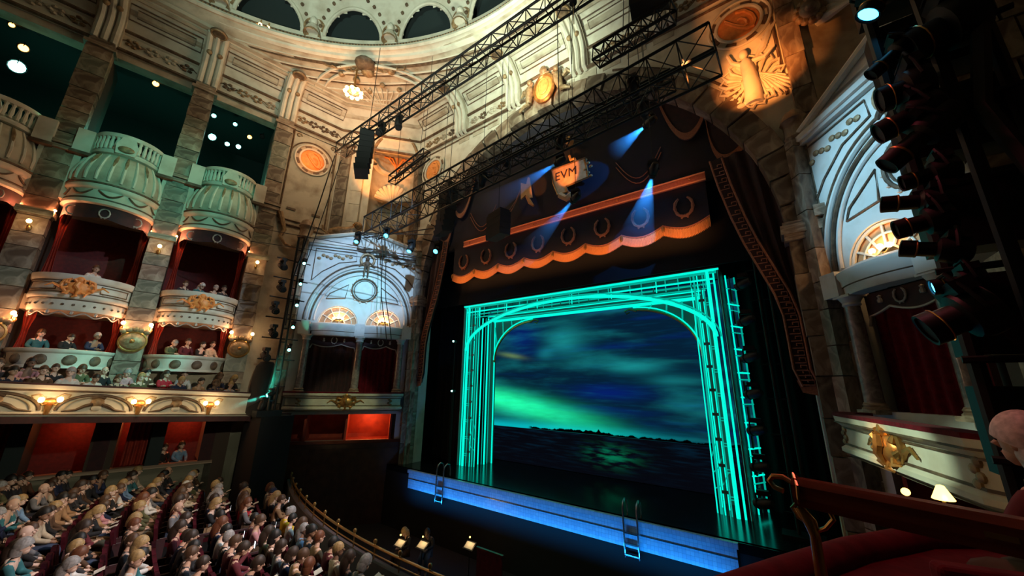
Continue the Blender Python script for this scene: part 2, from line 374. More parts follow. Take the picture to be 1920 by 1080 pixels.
# ---- chamfered corner with the shell niche
def niche_wall(name, F):
    c, hw = 3.45, 1.35
    m = MB(); m.bx(0, c-hw, 0, .4, 7.3, 14.8); m.bx(c+hw, LN, 0, .4, 7.3, 14.8); m.bx(c-hw, c+hw, 0, .4, 7.3, 8.6)
    W = S(m.obj(name, M_PLAS2, None, F))
    m = MB(); m.lathe([(hw, 8.6), (hw, 12.2)], 20, (c, .0, 0), 0, PI); 
    m.grid(lambda u, v: (c-hw*math.cos(PI*u)*math.cos(PI/2*v), hw*math.sin(PI*u)*math.cos(PI/2*v), 14.2+hw*1.5*math.sin(PI/2*v)), 20, 8)
    m.lathe([(hw, 12.2), (hw, 14.2)], 20, (c, 0, 0), 0, PI)
    m.obj('niche_shell_wall', M_PLAS, W, smooth=True)
    m = MB(); m.lathe([(hw+.02, 13.75), (hw-.22, 13.8), (hw-.28, 13.95), (hw-.1, 14.15), (hw+.02, 14.2)], 20, (c, 0, 0), 0, PI); m.obj('niche_cornice', M_PLAS2, W, smooth=True)
    m = MB(); m.tube([(c-(hw+.12)*math.cos(PI*i/20), -.05, 14.2+(hw+.12)*1.5*math.sin(PI*i/20)) for i in range(21)], .11, 8); m.obj('niche_archivolt', M_ORN, W, smooth=True)
    for k in range(11):                                   # shell flutes
        a = PI*(k+.5)/11; m = MB()
        pts = [(c-(.2+r*.85)*math.cos(a), .55-.25*r+.3*math.sin(a), 11.5+r*1.15*math.sin(a)+.1) for r in (0, .35, .7, 1.05)]
        m.tube(pts, [.05, .10, .15, .13], 7); m.obj('shell_flute', M_PLAS2, W, smooth=True)
    for k, a in enumerate((-.7, -.35, 0, .35, .7)):      # gilt palmette in the half dome
        m = MB(); m.tube([(c, hw*.92, 14.3), (c+.35*math.sin(a), hw*.86, 14.7), (c+.75*math.sin(a*1.3), hw*.70, 15.05), (c+.95*math.sin(a*1.5), hw*.6, 15.0)], [.07, .06, .05, .07], 6); m.obj('palmette_leaf', M_ORANGE, W, smooth=True)
    for x in (.45, 1.35): 
        z = 8.6
        while z < 14.5:
            h = min(random.choice((.9, 1.2)), 14.8-z); block('pier_stone', W, (x, -.10, z+h/2), (.62, .42, h-.03), M_STONE if x < 1 else M_PLAS2); z += h
    m = MB(); m.tube([(.05, -.05, 14.6), (LN, -.05, 14.6)], .05, 6); m.obj('niche_moulding', M_GLAZE, W)
    return W
WNL = niche_wall('wall_niche_left', FN); WNR = niche_wall('wall_niche_right', SM @ FN)
# ---- frieze, cove and ceiling
half = [(WA[0], WA[1]), (WB[0], WB[1]), (WC[0], WC[1])]
path = [(2*CX-x, y) for (x, y) in half][::-1]
path = half+path                                          # left back -> front -> right back
S(MB().sweep([(0, 14.8), (.14, 14.82), (.14, 14.95), (.06, 15.0), (.06, 15.75), (.16, 15.8), (.22, 15.95), (.12, 16.0), (.25, 16.3), (.6, 16.75), (1.0, 17.02), (1.45, 17.12)], path).obj('trim_1', M_PLAS2, None, None, True))
S(MB().sweep([(.1, 14.78), (.20, 14.82), (.22, 14.9), (.1, 14.93)], path).sweep([(.14, 15.80), (.27, 15.86), (.27, 15.93), (.14, 15.98)], path).obj('trim_2', M_GLAZE))
S(MB().sweep([(.50, 16.62), (.60, 16.66), (.70, 16.78), (.62, 16.80)], path).sweep([(1.15, 17.0), (1.22, 16.97), (1.36, 17.02), (1.34, 17.1)], path).sweep([(1.45, 17.12), (1.55, 17.05), (1.75, 17.05), (1.8, 17.2)], path).obj('trim_3', M_PLAS))
def wall_r(th):                                           # distance from the ring centre to the cove edge
    best = 99; d = Vector((math.cos(th), math.sin(th)))
    Q = [Vector((p[0]-CX, p[1]-CY)) for p in path]
    for i in range(len(Q)-1):
        e = Q[i+1]-Q[i]; den = d.x*e.y-d.y*e.x
        if abs(den) < 1e-9: continue
        t = (Q[i].x*e.y-Q[i].y*e.x)/den; s_ = (Q[i].x*d.y-Q[i].y*d.x)/den
        nn = Vector((e.y, -e.x)).normalized()
        if t > 0 and -1e-6 <= s_ <= 1+1e-6: best = min(best, t+1.4/max(.3, abs(d.dot(nn)))*-1)
    return best if best < 90 else 16.5
RR = 13.2; N = 180
m = MB(); th0 = math.radians(-40); th1 = math.radians(220)
m.grid(lambda u, v: (lambda th, ro: (CX+(ro*(1-v)+RR*v)*math.cos(th), CY+(ro*(1-v)+RR*v)*math.sin(th), 17.12+.40*v*v))(th0+(th1-th0)*u, max(wall_r(th0+(th1-th0)*u), RR+.05)), N, 6)
CEIL = S(m.obj('ceiling', M_PLAS, None, None, True))
prof = [(RR+.5, 17.42), (RR+.42, 17.30), (RR+.25, 17.34), (RR+.2, 17.46), (RR, 17.5), (RR-.12, 17.44), (RR-.24, 17.5), (RR-.24, 17.62), (RR-.10, 17.7), (RR-.05, 17.95)]
S(MB().lathe(prof, 120, (CX, CY, 0)).obj('trim_4', M_PLAS2, None, None, True))
m = MB(); m.lathe([(RR+.95, 17.36), (RR+.9, 17.26), (RR+.78, 17.28), (RR+.74, 17.4)], 120, (CX, CY, 0)); m.lathe([(RR-.03, 17.68), (RR-.16, 17.74), (RR-.16, 17.82), (RR-.03, 17.88)], 120, (CX, CY, 0)); S(m.obj('trim_5', M_GLAZE))
BEAD = MB().ell((0, 0, 0), .055, 6, 4).mesh('ring_bead', M_ORN, True)
for k in range(150):
    a = math.radians(75+k*.72); inst('ring_bead', BEAD, CEIL, Matrix.Translation((CX+(RR-.22)*math.cos(a), CY+(RR-.22)*math.sin(a), 17.66)))
# dome with lunettes
NB = 20; A0 = math.radians(103.5)
def dome_pt(a, t, off=0): r = (RR-.05+off)*math.cos(t*1.15); return (CX+r*math.cos(a), CY+r*math.sin(a), 17.95+(7.5+off)*math.sin(t*1.15))
def in_lun(u, v):                                         # u across a bay 0..1, v = t
    x = (u-.5)/.36; return v > .02 and x*x+((v-.02)/.19)**2 < 1
m = MB()
for b in range(NB):
    a0 = A0+2*PI*b/NB
    m.grid(lambda u, v: dome_pt(a0+2*PI/NB*u, v*1.25), 30, 46, lambda u, v: in_lun(u, v*1.25))
S(m.obj('ceiling_dome', M_PLAS2, CEIL, None, True))
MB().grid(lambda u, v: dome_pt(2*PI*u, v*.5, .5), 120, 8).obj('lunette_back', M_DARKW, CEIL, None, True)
for b in list(range(-1, 5)):
    a0 = A0+2*PI*b/NB; m = MB()
    pts = [dome_pt(a0+2*PI/NB*(.5+.37*math.cos(PI*i/24)), .02+.20*math.sin(PI*i/24), -.03) for i in range(25)]
    m.tube(pts, .10, 8); m.obj('lunette_arch', M_PLAS2, CEIL, None, True)
    m = MB()
    for i in range(13):
        p = Vector(dome_pt(a0+2*PI/NB*(.5+.44*math.cos(PI*(.08+.84*i/12))), .02+.27*math.sin(PI*(.08+.84*i/12)), -.05)); m.ell(p, .10, 6, 4)
    tag(m.obj('lunette_garland', M_GLAZE, CEIL, None, True), kind='stuff')
    m = MB(); m.tube([dome_pt(a0, .36, -.08), dome_pt(a0, 1.1, -.08)], .16, 6); m.obj('dome_rib', M_PLAS2, CEIL, None, True)
    for s in (-1, 1):
        m = MB(); m.tube([dome_pt(a0+s*.045, .40, -.04), dome_pt(a0+s*.03, 1.05, -.04)], .03, 5); m.obj('rib_fillet', M_GLAZE, CEIL, None, True)
    p = Vector(dome_pt(a0, .30, -.1)); rot = Matrix.Rotation(a0+PI/2, 4, 'Z')
    block('rib_capital', CEIL, p+Vector((0, 0, .45)), (1.0, .35, .16), M_PLAS2, rot)
# cove brackets
def bracket(F, x):
    r = thing('cove_bracket', '', 'bracket', F @ Matrix.Translation((x, 0, 14.85)))
    pr = [(-.06, .0), (-.30, .05), (-.34, .5), (-.36, 1.0), (-.46, 1.35), (-.75, 1.75), (-1.2, 2.05), (-1.6, 2.15)]
    for k, dx in enumerate((-.3, 0, .3)):
        m = MB(); m.tube([(dx, p[0], p[1]) for p in pr], .13, 8); m.obj('reed', M_PLAS2, r, None, True)
    m = MB(); m.add([(sx*.47, p[0]+.06, p[1]) for sx in (-1, 1) for p in pr]+[(sx*.47, .05, p[1]+.15) for sx in (-1, 1) for p in pr],
        [(i, i+8, i+9, i+1) for i in range(7)]+[(i, i+1, i+17, i+16) for i in range(7)]+[(8+i, 24+i, 25+i, 9+i) for i in range(7)]); m.obj('console_body', M_PLAS, r)
    for dx in (-.22, .22): m = MB(); m.ell((dx, -.75, 1.62), .13, 10, 6); m.obj('boss', M_ORN, r, None, True)
    m = MB(); m.ell((0, -1.75, 2.12), (.36, .36, .12), 16, 6); m.obj('rosette', M_GLAZE, r, None, True)
    m = MB(); m.tube([(.30*math.cos(a), -1.75+.30*math.sin(a), 2.06) for a in [2*PI*i/16 for i in range(16)]], .05, 6, True); m.obj('rosette_rim', M_ORN, r, None, True)
    return r
nm = ['first', 'second', 'third', 'fourth', 'fifth']
for i, x in enumerate((21.0, 17.35, 13.7, 10.05)):
    tag(bracket(FL, x), 'reeded cream ceiling bracket above the %s marble pier from the shell niche' % nm[i], 'bracket', 'reeded brackets under the ceiling')
for i, x in enumerate((-5.9, -1.97, 1.97, 5.9)):
    tag(bracket(FWD, x), 'reeded cream ceiling bracket above the proscenium arch, %s from the shell niche' % nm[i], 'bracket', 'reeded brackets under the ceiling')
# cove panel mouldings and frieze leaf ornament (parts of the ceiling)
def cove_panel(F, x0, x1):
    def q(x, t): d, z = (.32+.62*t, 16.36+.60*t**.75); return F @ Vector((x, -d-.02, z-.02))
    for (a, b, t0, t1, r_) in ((x0, x1, .08, .92, .035), (x0+.25, x1-.25, .28, .72, .025)):
        m = MB(); m.tube([q(a, t0), q(b, t0), q(b, t1), q(a, t1)], r_, 5, True); m.obj('cove_moulding', M_GLAZE, CEIL)
    for k in range(4):
        xx = x0+(x1-x0)*(k+.5)/4; m = MB()
        for j in range(5):
            a = j*1.25+k; m.ell(F @ Vector((xx+.18*math.cos(a), -.09, 15.4+.16*math.sin(a))), (.11, .11, .07), 6, 4)
        m.tube([F @ Vector((xx-.4+.2*i, -.08, 15.4+.12*math.sin(i*1.7+k))) for i in range(5)], .03, 5)
        m.obj('frieze_leaf', random.choice((M_ORN, M_PLAS, M_GLAZE)), CEIL, None, True)
for a, b in zip((21.5, 17.85, 14.2, 10.55), (24.0, 20.5, 16.85, 13.2)): cove_panel(FL, a, b-.05)
for a in (-9.3, -5.3, -1.4, 2.5, 6.4): cove_panel(FWD, a, a+2.8)
# pendentive ornament at the left front corner
cn = Vector((CX+14.4*math.cos(math.radians(128)), CY+14.4*math.sin(math.radians(128)), 17.1))
def pend(kind, p, r, mt): m = MB(); m.ell(p, r, 12, 8); m.obj(kind, mt, CEIL, None, True)
d1 = Vector((math.cos(math.radians(128)), math.sin(math.radians(128)), 0)); d2 = Vector((-d1.y, d1.x, 0))
pend('pendentive_cartouche', cn-d1*.75, (.55, .55, .22), M_GLAZE); pend('pendentive_cartouche', cn-d1*.3+Vector((0, 0, -.1)), (.35, .35, .2), M_ORN)
for k in range(-5, 6):
    if k == 0: continue
    m = MB(); b = cn-d1*.6
    m.tube([b+d2*k*.12, b+d2*k*.28+d1*(.12*abs(k) % .4), b+d2*(k*.42)+d1*(.5-.08*abs(k)), b+d2*(k*.45+.1)+d1*(.2-.05*abs(k))], [.07, .06, .05, .03], 5); m.obj('pendentive_scroll', M_ORN, CEIL, None, True)
for (a, b, r_) in ((1.6, .9, .2), (1.9, -.5, .16), (.9, -1.3, .22), (1.2, 1.6, .18), (2.4, .4, .14), (2.2, -1.4, .14)):
    pend('pendentive_boss', cn+d1*(a-1.2)+d2*b, (r_, r_, .14), M_ORN)
for k in range(9):
    a = (k-4)*.16; m = MB(); o_ = cn+d1*3.1; 
    m.tube([o_-d1*(.3)*math.cos(a)+d2*.3*math.sin(a), o_-d1*2.2*math.cos(a)+d2*2.2*math.sin(a)], .035, 5); m.obj('pendentive_ray', M_PLAS2, CEIL)
for r_ in (2.9, 3.3):
    m = MB(); o_ = cn+d1*2.6; m.tube([o_-d1*r_*math.cos(a)+d2*r_*1.25*math.sin(a)+Vector((0, 0, .02)) for a in [(-1.35+.135*i) for i in range(21)]], .07, 6); m.obj('pendentive_arch', M_PLAS2, CEIL, None, True)
# stage house: black masking behind the arch
S(MB().bx(-24, 8, 26.5, 26.8, -4, 16).bx(-24, -23.7, 14.4, 26.8, -4, 16).bx(7.7, 8, 14.4, 26.8, -4, 16).bx(-24, 8, 14.4, 26.8, 15.5, 15.8).obj('wall_stage', M_BLKC))
S(MB().bx(-26, -20.3, 9.2, 13.4, -6.9, -5.2).obj('wall_pit', M_BLKC))
S(MB().bx(-34, 12, -16.3, -16, -5.4, 17).obj('wall_back', M_DARKW))
S(MB().sweep([(0, 0), (1, 0)], [(0, 0), (0, .01)]).obj('trim_6', M_GLAZE)) if False else None

for r_ in (13.95, 14.12, 14.5, 14.62, 15.1, 15.22, 15.7, 16.3):           # concentric ceiling mouldings
    run = []
    for i in range(261):
        th = math.radians(-40+i)
        if wall_r(th) > r_+.05: run.append((CX+r_*math.cos(th), CY+r_*math.sin(th), 17.12+.40*((wall_r(th)-r_)/(wall_r(th)-RR))**2-.01))
        else:
            if len(run) > 3: MB().tube(run, .035 if int(r_*100) % 2 else .05, 5).obj('ceiling_moulding', M_GLAZE if r_ in (14.12, 14.62, 15.22) else M_PLAS2, CEIL, None, True)
            run = []
    if len(run) > 3: MB().tube(run, .04, 5).obj('ceiling_moulding', M_GLAZE if r_ in (14.12, 14.62, 15.22) else M_PLAS2, CEIL, None, True)
# ---------------------------------------------------------------- stage box pavilions (left and its mirror on the right)
M_GLASSW = mat('amber_lit_pane', (.75, .38, .18), .4, col2=(.55, .25, .10), scale=2)
M_COLM = mat('polished_grey_marble', (.16, .13, .13), .12, col2=(.30, .26, .25), scale=4, dist=1.5)
M_SILV = mat('silver_braid', (.45, .40, .36), .5, metal=.3)
M_PALE = mat('pale_blue_grey_plaster', (.62, .62, .60), .6, col2=(.50, .47, .42), scale=2, lo=.5, hi=.8)
M_DADO = mat('brown_dado_wood', (.075, .032, .020), .5, col2=(.045, .018, .012), scale=3)
def half_fan(c, z, r, n=16): return [(c+r*math.cos(PI*i/n), z+r*math.sin(PI*i/n)) for i in range(n+1)]
def cartouche(parent, c, s, mt=None, name='cartouche'):
    mt = mt or M_GOLD; x, y, z = c
    m = MB(); m.ell((x, y-.02, z), (.30*s, .10*s, .24*s), 14, 8); m.obj(name, mt, parent, None, True)
    for k in (-1, 1):
        m = MB(); m.tube([(x+k*.25*s, y, z-.18*s), (x+k*.42*s, y, z), (x+k*.36*s, y, z+.24*s), (x+k*.22*s, y-.03, z+.30*s), (x+k*.26*s, y-.03, z+.18*s)], [.05*s, .06*s, .055*s, .05*s, .03*s], 6); m.obj(name+'_scroll', mt, parent, None, True)
        m = MB(); m.tube([(x+k*.40*s, y, z-.02), (x+k*.62*s, y, z+.08*s), (x+k*.78*s, y, z-.04*s)], [.05*s, .035*s, .02*s], 5); m.obj(name+'_spray', mt, parent, None, True)
    m = MB(); m.ell((x, y-.03, z+.30*s), (.12*s, .08*s, .12*s), 10, 6); m.obj(name+'_crest', mt, parent, None, True)
    for k in range(9):
        a = 2*PI*(k+.5)/9; m = MB(); m.tube([(x+.24*s*math.cos(a), y-.06, z+.19*s*math.sin(a)), (x+.36*s*math.cos(a+.2), y-.07, z+.30*s*math.sin(a+.2)), (x+.42*s*math.cos(a-.05), y-.03, z+.36*s*math.sin(a-.05))], [.03*s, .06*s, .02*s], 6); m.obj(name+'_leaf', mt, parent, None, True)
    m = MB(); m.tube([(x, y-.12*s, z+.2*s), (x-.04*s, y-.14*s, z+.05*s), (x+.05*s, y-.14*s, z-.08*s), (x, y-.1*s, z-.26*s)], [.06*s, .08*s, .07*s, .03*s], 7); m.obj(name+'_figure', mt, parent, None, True)
def wreath(parent, c, r, mt, name='wreath', gap=.5, rot=None):
    x, y, z = c; m = MB()
    pts = [(x+r*.80*math.sin(a), y, z+r*math.cos(a)) for a in [gap+(2*PI-2*gap)*i/18 for i in range(19)]]
    m.tube(pts, [r*.10]+[r*(.17 if i % 2 else .12) for i in range(17)]+[r*.10], 6)
    m.tube([(x-r*.3, y, z-r*1.22), (x-r*.12, y, z-r*.98), (x, y-.01, z-r*.9), (x+r*.12, y, z-r*.98), (x+r*.3, y, z-r*1.22)], r*.09, 5)
    return m.obj(name, mt, parent, None, True)
def pavilion(side, F, FB):
    X0, X1 = 0.15, 6.1; C0 = 3.28
    m = MB()
    # tympanum wall with two lunette holes: strips between the holes and the top
    for (c, r) in ((2.13, 1.0), (4.47, .98)):
        fan = half_fan(c, 3.1, r)
        for i in range(16):
            (xa, za), (xb, zb) = fan[i], fan[i+1]; m.add([(xa, 0, za), (xa, 0, 4.4), (xb, 0, 4.4), (xb, 0, zb)], [(0, 1, 2, 3)]); m.add([(xa, 0, za), (xa, .5, za), (xb, .5, zb), (xb, 0, zb)], [(0, 1, 2, 3)])
    m.bx(X0, 1.13, 0, .4, 3.1, 4.4); m.bx(3.13, 3.49, 0, .4, 3.1, 4.4); m.bx(5.45, X1, 0, .4, 3.1, 4.4)
    m.prism([(X0, 4.4), (X1, 4.4), (X1, 7.75), (C0, 8.55), (X0, 7.75)], 0, .5)
    m.bx(X0, X1, 0, 2.6, 8.0, 8.1)
    for (a, b) in ((X0, .62), (5.62, X1)): m.bx(a, b, 0, .5, -5.2, 3.1)
    m.bx(X0, X1, .0, .5, -5.2, -2.85); m.bx(X0, X1, 0, .5, -1.55, -.45)
    m.bx(X0, X1, 2.0, 2.2, -5.2, 5.2)
    W = S(m.obj('wall_box_%s' % side, M_PALE, None, F))
    MB().bx(X0-.45, X1+.3, -.06, .0, -6.7, -2.95).obj('dado_panel', M_DADO, W); MB().bx(X0-.05, X1+.05, -.12, .0, -2.95, -2.8).obj('dado_rail', M_WOOD, W)
    for k in range(4): MB().bx(X0+.2+k*1.48, X0+1.5+k*1.48, -.09, -.05, -4.8, -3.2).obj('dado_field', M_DADO, W)
    MB().bx(.3, X1-.1, 1.85, 1.95, -.45, 5.0).obj('box_lining', M_VELV, W)
    MB().bx(.3, X1-.1, 1.6, 1.7, -2.85, -1.5).bx(.3, X1-.1, .5, 1.7, -2.95, -2.85).obj('lower_box_lining', M_REDBOX, W)
    for b in (1.3, 3.2, 5.4): MB().bx(b-.05, b+.05, .05, 1.7, -2.85, -1.5).obj('box_partition', M_REDBOX, W)
    # pediment cornice, entablature, archivolt rings
    m = MB(); 
    for (p, q) in (((X0-.1, 7.78), (C0, 8.62)), ((C0, 8.62), (X1+.1, 7.78))): m.tube([(p[0], -.1, p[1]), (q[0], -.1, q[1])], .11, 8)
    m.obj('pediment_cornice', M_PLAS2, W, None, True)
    MB().bx(X0-.12, X1+.12, -.26, .05, 7.52, 7.68).bx(X0-.06, X1+.06, -.16, .05, 7.40, 7.52).obj('cornice', M_PALE, W)
    for k, (s_, r_) in enumerate(((1.0, .07), (.93, .05), (.86, .05), (1.05, .04))):
        m = MB(); m.tube([(C0+2.72*s_*math.cos(PI*i/32), -.04, 3.25+3.2*s_*math.sin(PI*i/32)) for i in range(33)], r_, 7); m.obj('archivolt', (M_PALE, M_GLAZE, M_PALE, M_GLAZE)[k], W, None, True)
    for s_ in (-1, 1):                                    # spandrel relief panels and segment panels
        xs = [C0+s_*v for v in (2.75, .65, .62, 1.5, 2.3, 2.75)]; zs = [7.25, 7.25, 6.75, 6.55, 5.95, 5.4]
        m = MB(); m.tube([(x, -.03, z) for x, z in zip(xs, zs)], .03, 5, True); m.obj('spandrel_moulding', M_GLAZE, W)
        for k in range(9):
            m = MB(); x = C0+s_*(.95+k*.2); m.ell((x, -.02, 6.95+.1*math.sin(k*2.1)-(.02*k)), (.11, .05, .09), 7, 5); m.obj('relief_leaf', M_ORN, W, None, True)
        m = MB(); m.tube([(C0+s_*x, -.03, z) for x, z in ((.85, 5.35), (1.75, 4.75), (1.9, 4.45), (.95, 4.55))], .03, 5, True); m.obj('segment_moulding', M_GLAZE, W)
    m = MB(); m.tube(ring_pts((C0, 5.1), .66, 24, -.04), .05, 6); m.tube(ring_pts((C0, 5.1), .55, 24, -.03), .03, 5); m.obj('roundel_rim', M_GLAZE, W, None, True)
    m = MB(); m.ell((C0, -.0, 5.1), (.55, .05, .55), 20, 6); m.obj('roundel', M_PALE, W, None, True)
    for k in range(14):
        a = 2*PI*k/14; m = MB(); m.ell((C0+.72*math.cos(a), -.03, 5.1+.72*math.sin(a)), .06, 6, 4); m.obj('roundel_bead', M_PALE, W, None, True)
    # entablature under the lunettes, bowed in front of each opening
    for (c, hw) in ((2.1, 1.12), (4.5, 1.1)):
        m = MB(); m.lathe([(hw, 2.42), (hw+.05, 2.46), (hw+.05, 2.62), (hw+.12, 2.68), (hw+.12, 2.8), (hw+.22, 2.9), (hw+.22, 3.02), (hw, 3.1), (.1, 3.1)], 20, (c, .0, 0), PI, 2*PI, 1, .42); m.lathe([(.1, 2.42), (hw, 2.42)], 20, (c, 0, 0), PI, 2*PI, 1, .42); m.obj('entablature', M_PALE, W, None, True)
        m = MB(); m.lathe([(hw+.06, 2.63), (hw+.10, 2.65), (hw+.10, 2.69), (hw+.06, 2.7)], 20, (c, .0, 0), PI, 2*PI, 1, .42); m.obj('entablature_band', M_GLAZE, W)
    for x in (.6, 3.3, 5.75): block('entablature_block', W, (x, -.12, 2.78), (.5, .55, .68), M_PALE)
    # end pilasters of stone
    for x in (-.12, 6.2):
        z = -5.2
        while z < 7.6:
            h = min(random.choice((.8, 1.0, 1.2)), 7.7-z); block('pilaster_stone', W, (x, .0, z+h/2), (.52, .75, h-.03), random.choice((M_STONE, M_STONEB, M_STONEC))); z += h
        MB().lathe([(.38, 7.7), (.42, 7.8), (.34, 7.95), (.34, 8.35), (.42, 8.45), (.30, 8.75), (.1, 8.9), (0, 8.92)], 14, (x, .05, 0)).obj('pilaster_urn', M_STONEB, W, None, True)
    # lunette windows
    for wi, (c, r) in enumerate(((2.13, 1.0), (4.47, .98))):
        wn = S(MB().tube([(p[0], .1, p[1]) for p in half_fan(c, 3.1, r-.03)]+[(c-r, .1, 3.12)], .05, 6).obj('window_%d' % (wi+(1 if side == 'left' else 3)), M_WHITE, None, F, True))
        for i in range(6):
            a0, a1 = PI*i/6+.03, PI*(i+1)/6-.03
            for (ra, rb) in ((.36*r, .66*r), (.70*r, .93*r)):
                m = MB(); m.prism([(c+ra*math.cos(a0), 3.12+ra*math.sin(a0)), (c+rb*math.cos(a0), 3.12+rb*math.sin(a0)), (c+rb*math.cos((a0+a1)/2), 3.12+rb*math.sin((a0+a1)/2)), (c+rb*math.cos(a1), 3.12+rb*math.sin(a1)), (c+ra*math.cos(a1), 3.12+ra*math.sin(a1))], .16, .19); m.obj('pane', M_GLASSW, wn)
        for i in range(1, 6): bar('glazing_bar', wn, (c+.33*r*math.cos(PI*i/6), .12, 3.12+.33*r*math.sin(PI*i/6)), (c+.97*r*math.cos(PI*i/6), .12, 3.12+.97*r*math.sin(PI*i/6)), .035, M_WHITE)
        for rr in (.34, .68): m = MB(); m.tube([(p[0], .12, p[1]) for p in half_fan(c, 3.12, rr*r)], .03, 6); m.obj('glazing_arc', M_WHITE, wn, None, True)
        MB().bx(c-.9, c+.9, .40, .46, 3.1, 4.1).obj('window_back', M_PLAS, wn)
    # things: columns, balcony, pelmets, lamps
    sd = 'beside the shell niche' if side == 'left' else 'behind the red handrail'
    for x, nm_ in ((.78, 'outer'), (3.36, 'middle'), (5.5, 'inner')):
        t = thing('marble_column', 'polished grey marble column, %s one of the stage box %s' % (nm_, sd), 'column', F @ Matrix.Translation((x, -.12, -.45)), 'columns of the stage boxes')
        MB().lathe([(.20, .18), (.19, .25), (.165, 2.3), (.16, 2.62)], 18).obj('shaft', M_COLM, t, None, True)
        MB().lathe([(.26, 0), (.26, .06), (.22, .1), (.24, .14), (.20, .2)], 18).box((0, 0, -.02), (.5, .5, .1)).obj('base', M_STONEB, t, None, True)
        MB().lathe([(.16, 2.60), (.20, 2.64), (.18, 2.7), (.26, 2.84)], 18).box((0, 0, 2.87), (.5, .5, .07)).obj('capital', M_PALE, t, None, True)
    t = thing('stage_box_balcony', 'cream balcony front with gold cartouche of the stage box %s' % sd, 'balcony', FB @ Matrix.Translation((0, 0, -1.35)), 'stage box balconies')
    a, b = .35, 5.75; pth = [(a, .0), (a, -.45), (a+.5, -.68), (b-.5, -.68), (b, -.45), (b, 0)]
    MB().sweep([(0, .04), (.04, .06), (.10, .1), (.10, .18), (.02, .22), (.0, .26), (.0, .62), (.06, .68), (.12, .72), (.14, .86), (-.2, .88), (-.2, .0), (0, .04)], pth).obj('parapet', M_PLAS2, t)
    MB().sweep([(.13, .72), (.145, .72), (.145, .75), (.13, .75)], pth).sweep([(.01, .24), (.03, .24), (.03, .28), (.01, .28)], pth).sweep([(.02, .6), (.035, .6), (.035, .63), (.02, .63)], pth).obj('moulding_line', M_GLAZE, t)
    MB().sweep([(.15, .86), (.15, .93), (-.22, .93), (-.22, .86)], pth).obj('velvet_rail', M_VELVR, t)
    MB().add([(a, 0, 0), (a, -.45, 0), (a+.5, -.66, 0), (b-.5, -.66, 0), (b, -.45, 0), (b, 0, 0)], [(0, 1, 2, 3, 4, 5)]).obj('soffit', M_PLAS, t)
    if side == 'right': MB().bx(a, b, 0, 2.0, .0, .08).obj('balcony_floor', M_PLAS, t)
    cartouche(t, (3.1, -.72, .44), 1.1)
    for x in (.95, 5.2): 
        for k in range(4): m = MB(); m.ell((x-.09*(k % 2)+.05, -.69, .3+.09*k), (.08, .05, .07), 7, 5); m.obj('leaf_ornament', M_ORN, t, None, True)
    for wi, (x0, x1) in enumerate(((.95, 3.2), (3.52, 5.35))):
        t = thing('box_pelmet', 'dark pelmet with silver wreath, %s bay of stage box %s' % (('outer', 'inner')[wi], sd), 'curtain', F @ Matrix.Translation((0, .12, 0)), 'pelmets in the stage boxes')
        n = 24; up = [(x0+(x1-x0)*i/n, 2.42) for i in range(n+1)]; lo = [(x0+(x1-x0)*i/n, 2.02-.16*abs(math.sin(1.5*PI*2*(i/n)/2))+(-.25 if i in (0, n) else 0)) for i in range(n+1)]
        MB().prism(up+lo[::-1], -.02, .02).obj('cloth', M_VELV, t)
        MB().tube([(p[0], -.03, p[1]) for p in lo], .03, 5).obj('braid', M_SILV, t, None, True)
        wreath(t, ((x0+x1)/2, -.05, 2.22), .17, M_SILV)
        for k in (-1, 1):
            MB().lathe([(.0, 2.12), (.05, 2.14), (.06, 2.2), (.03, 2.26), (.05, 2.3), (0, 2.34)], 8, ((x0+x1)/2+k*.5, -.04, 0)).obj('tassel', M_SILV, t, None, True)
        t = thing('box_curtain', 'plum curtain drawn across %s bay of stage box %s' % (('outer', 'inner')[wi], sd), 'curtain', F @ Matrix.Translation((0, .35, -.45)), 'curtains in the stage boxes')
        MB().grid(lambda u, v: (x0-.1+(x1-x0+.2)*u, .05*math.sin(u*44), 2.9*v), 96, 1).obj('cloth', M_VELVR if wi == 1 else M_VELV, t, None, True)
    for wi, c in enumerate((2.13, 4.47)):
        t = thing('lunette_lamp', 'warm globe lamps in %s lunette of stage box %s' % (('outer', 'inner')[wi], sd), 'lamp', F @ Matrix.Translation((c, -.05, 3.1)), 'lamps in the stage box lunettes')
        MB().tube([(0, 0, 0), (0, 0, .18)], .03, 6).tube([(-.22, 0, .24), (-.1, 0, .15), (0, 0, .18), (.1, 0, .15), (.22, 0, .24)], .02, 5).obj('bracket', M_BRASS, t, None, True)
        for dx, dz in ((-.22, .3), (0, .34), (.22, .3)): MB().ell((dx, 0, dz), .07, 10, 6).obj('bulb', E_WARM, t, None, True)
        q = F @ Vector((c, -.05, 3.5)); point('lunette_lamp_light', q, (1, .5, .2), 60 if side == 'left' else 30)
    if side == 'left':
        q = F @ Vector((4.3, .9, -1.7)); point('lower_box_light', q, (1, .28, .08), 60)
    return W
FPR = Matrix.Translation((.35, -.1, 0)) @ SM @ FP
WPL = pavilion('left', FP, FP); WPR = pavilion('right', FPR, SM @ frame((-18.55, 6.80), (-17.31, 12.67), -.06))
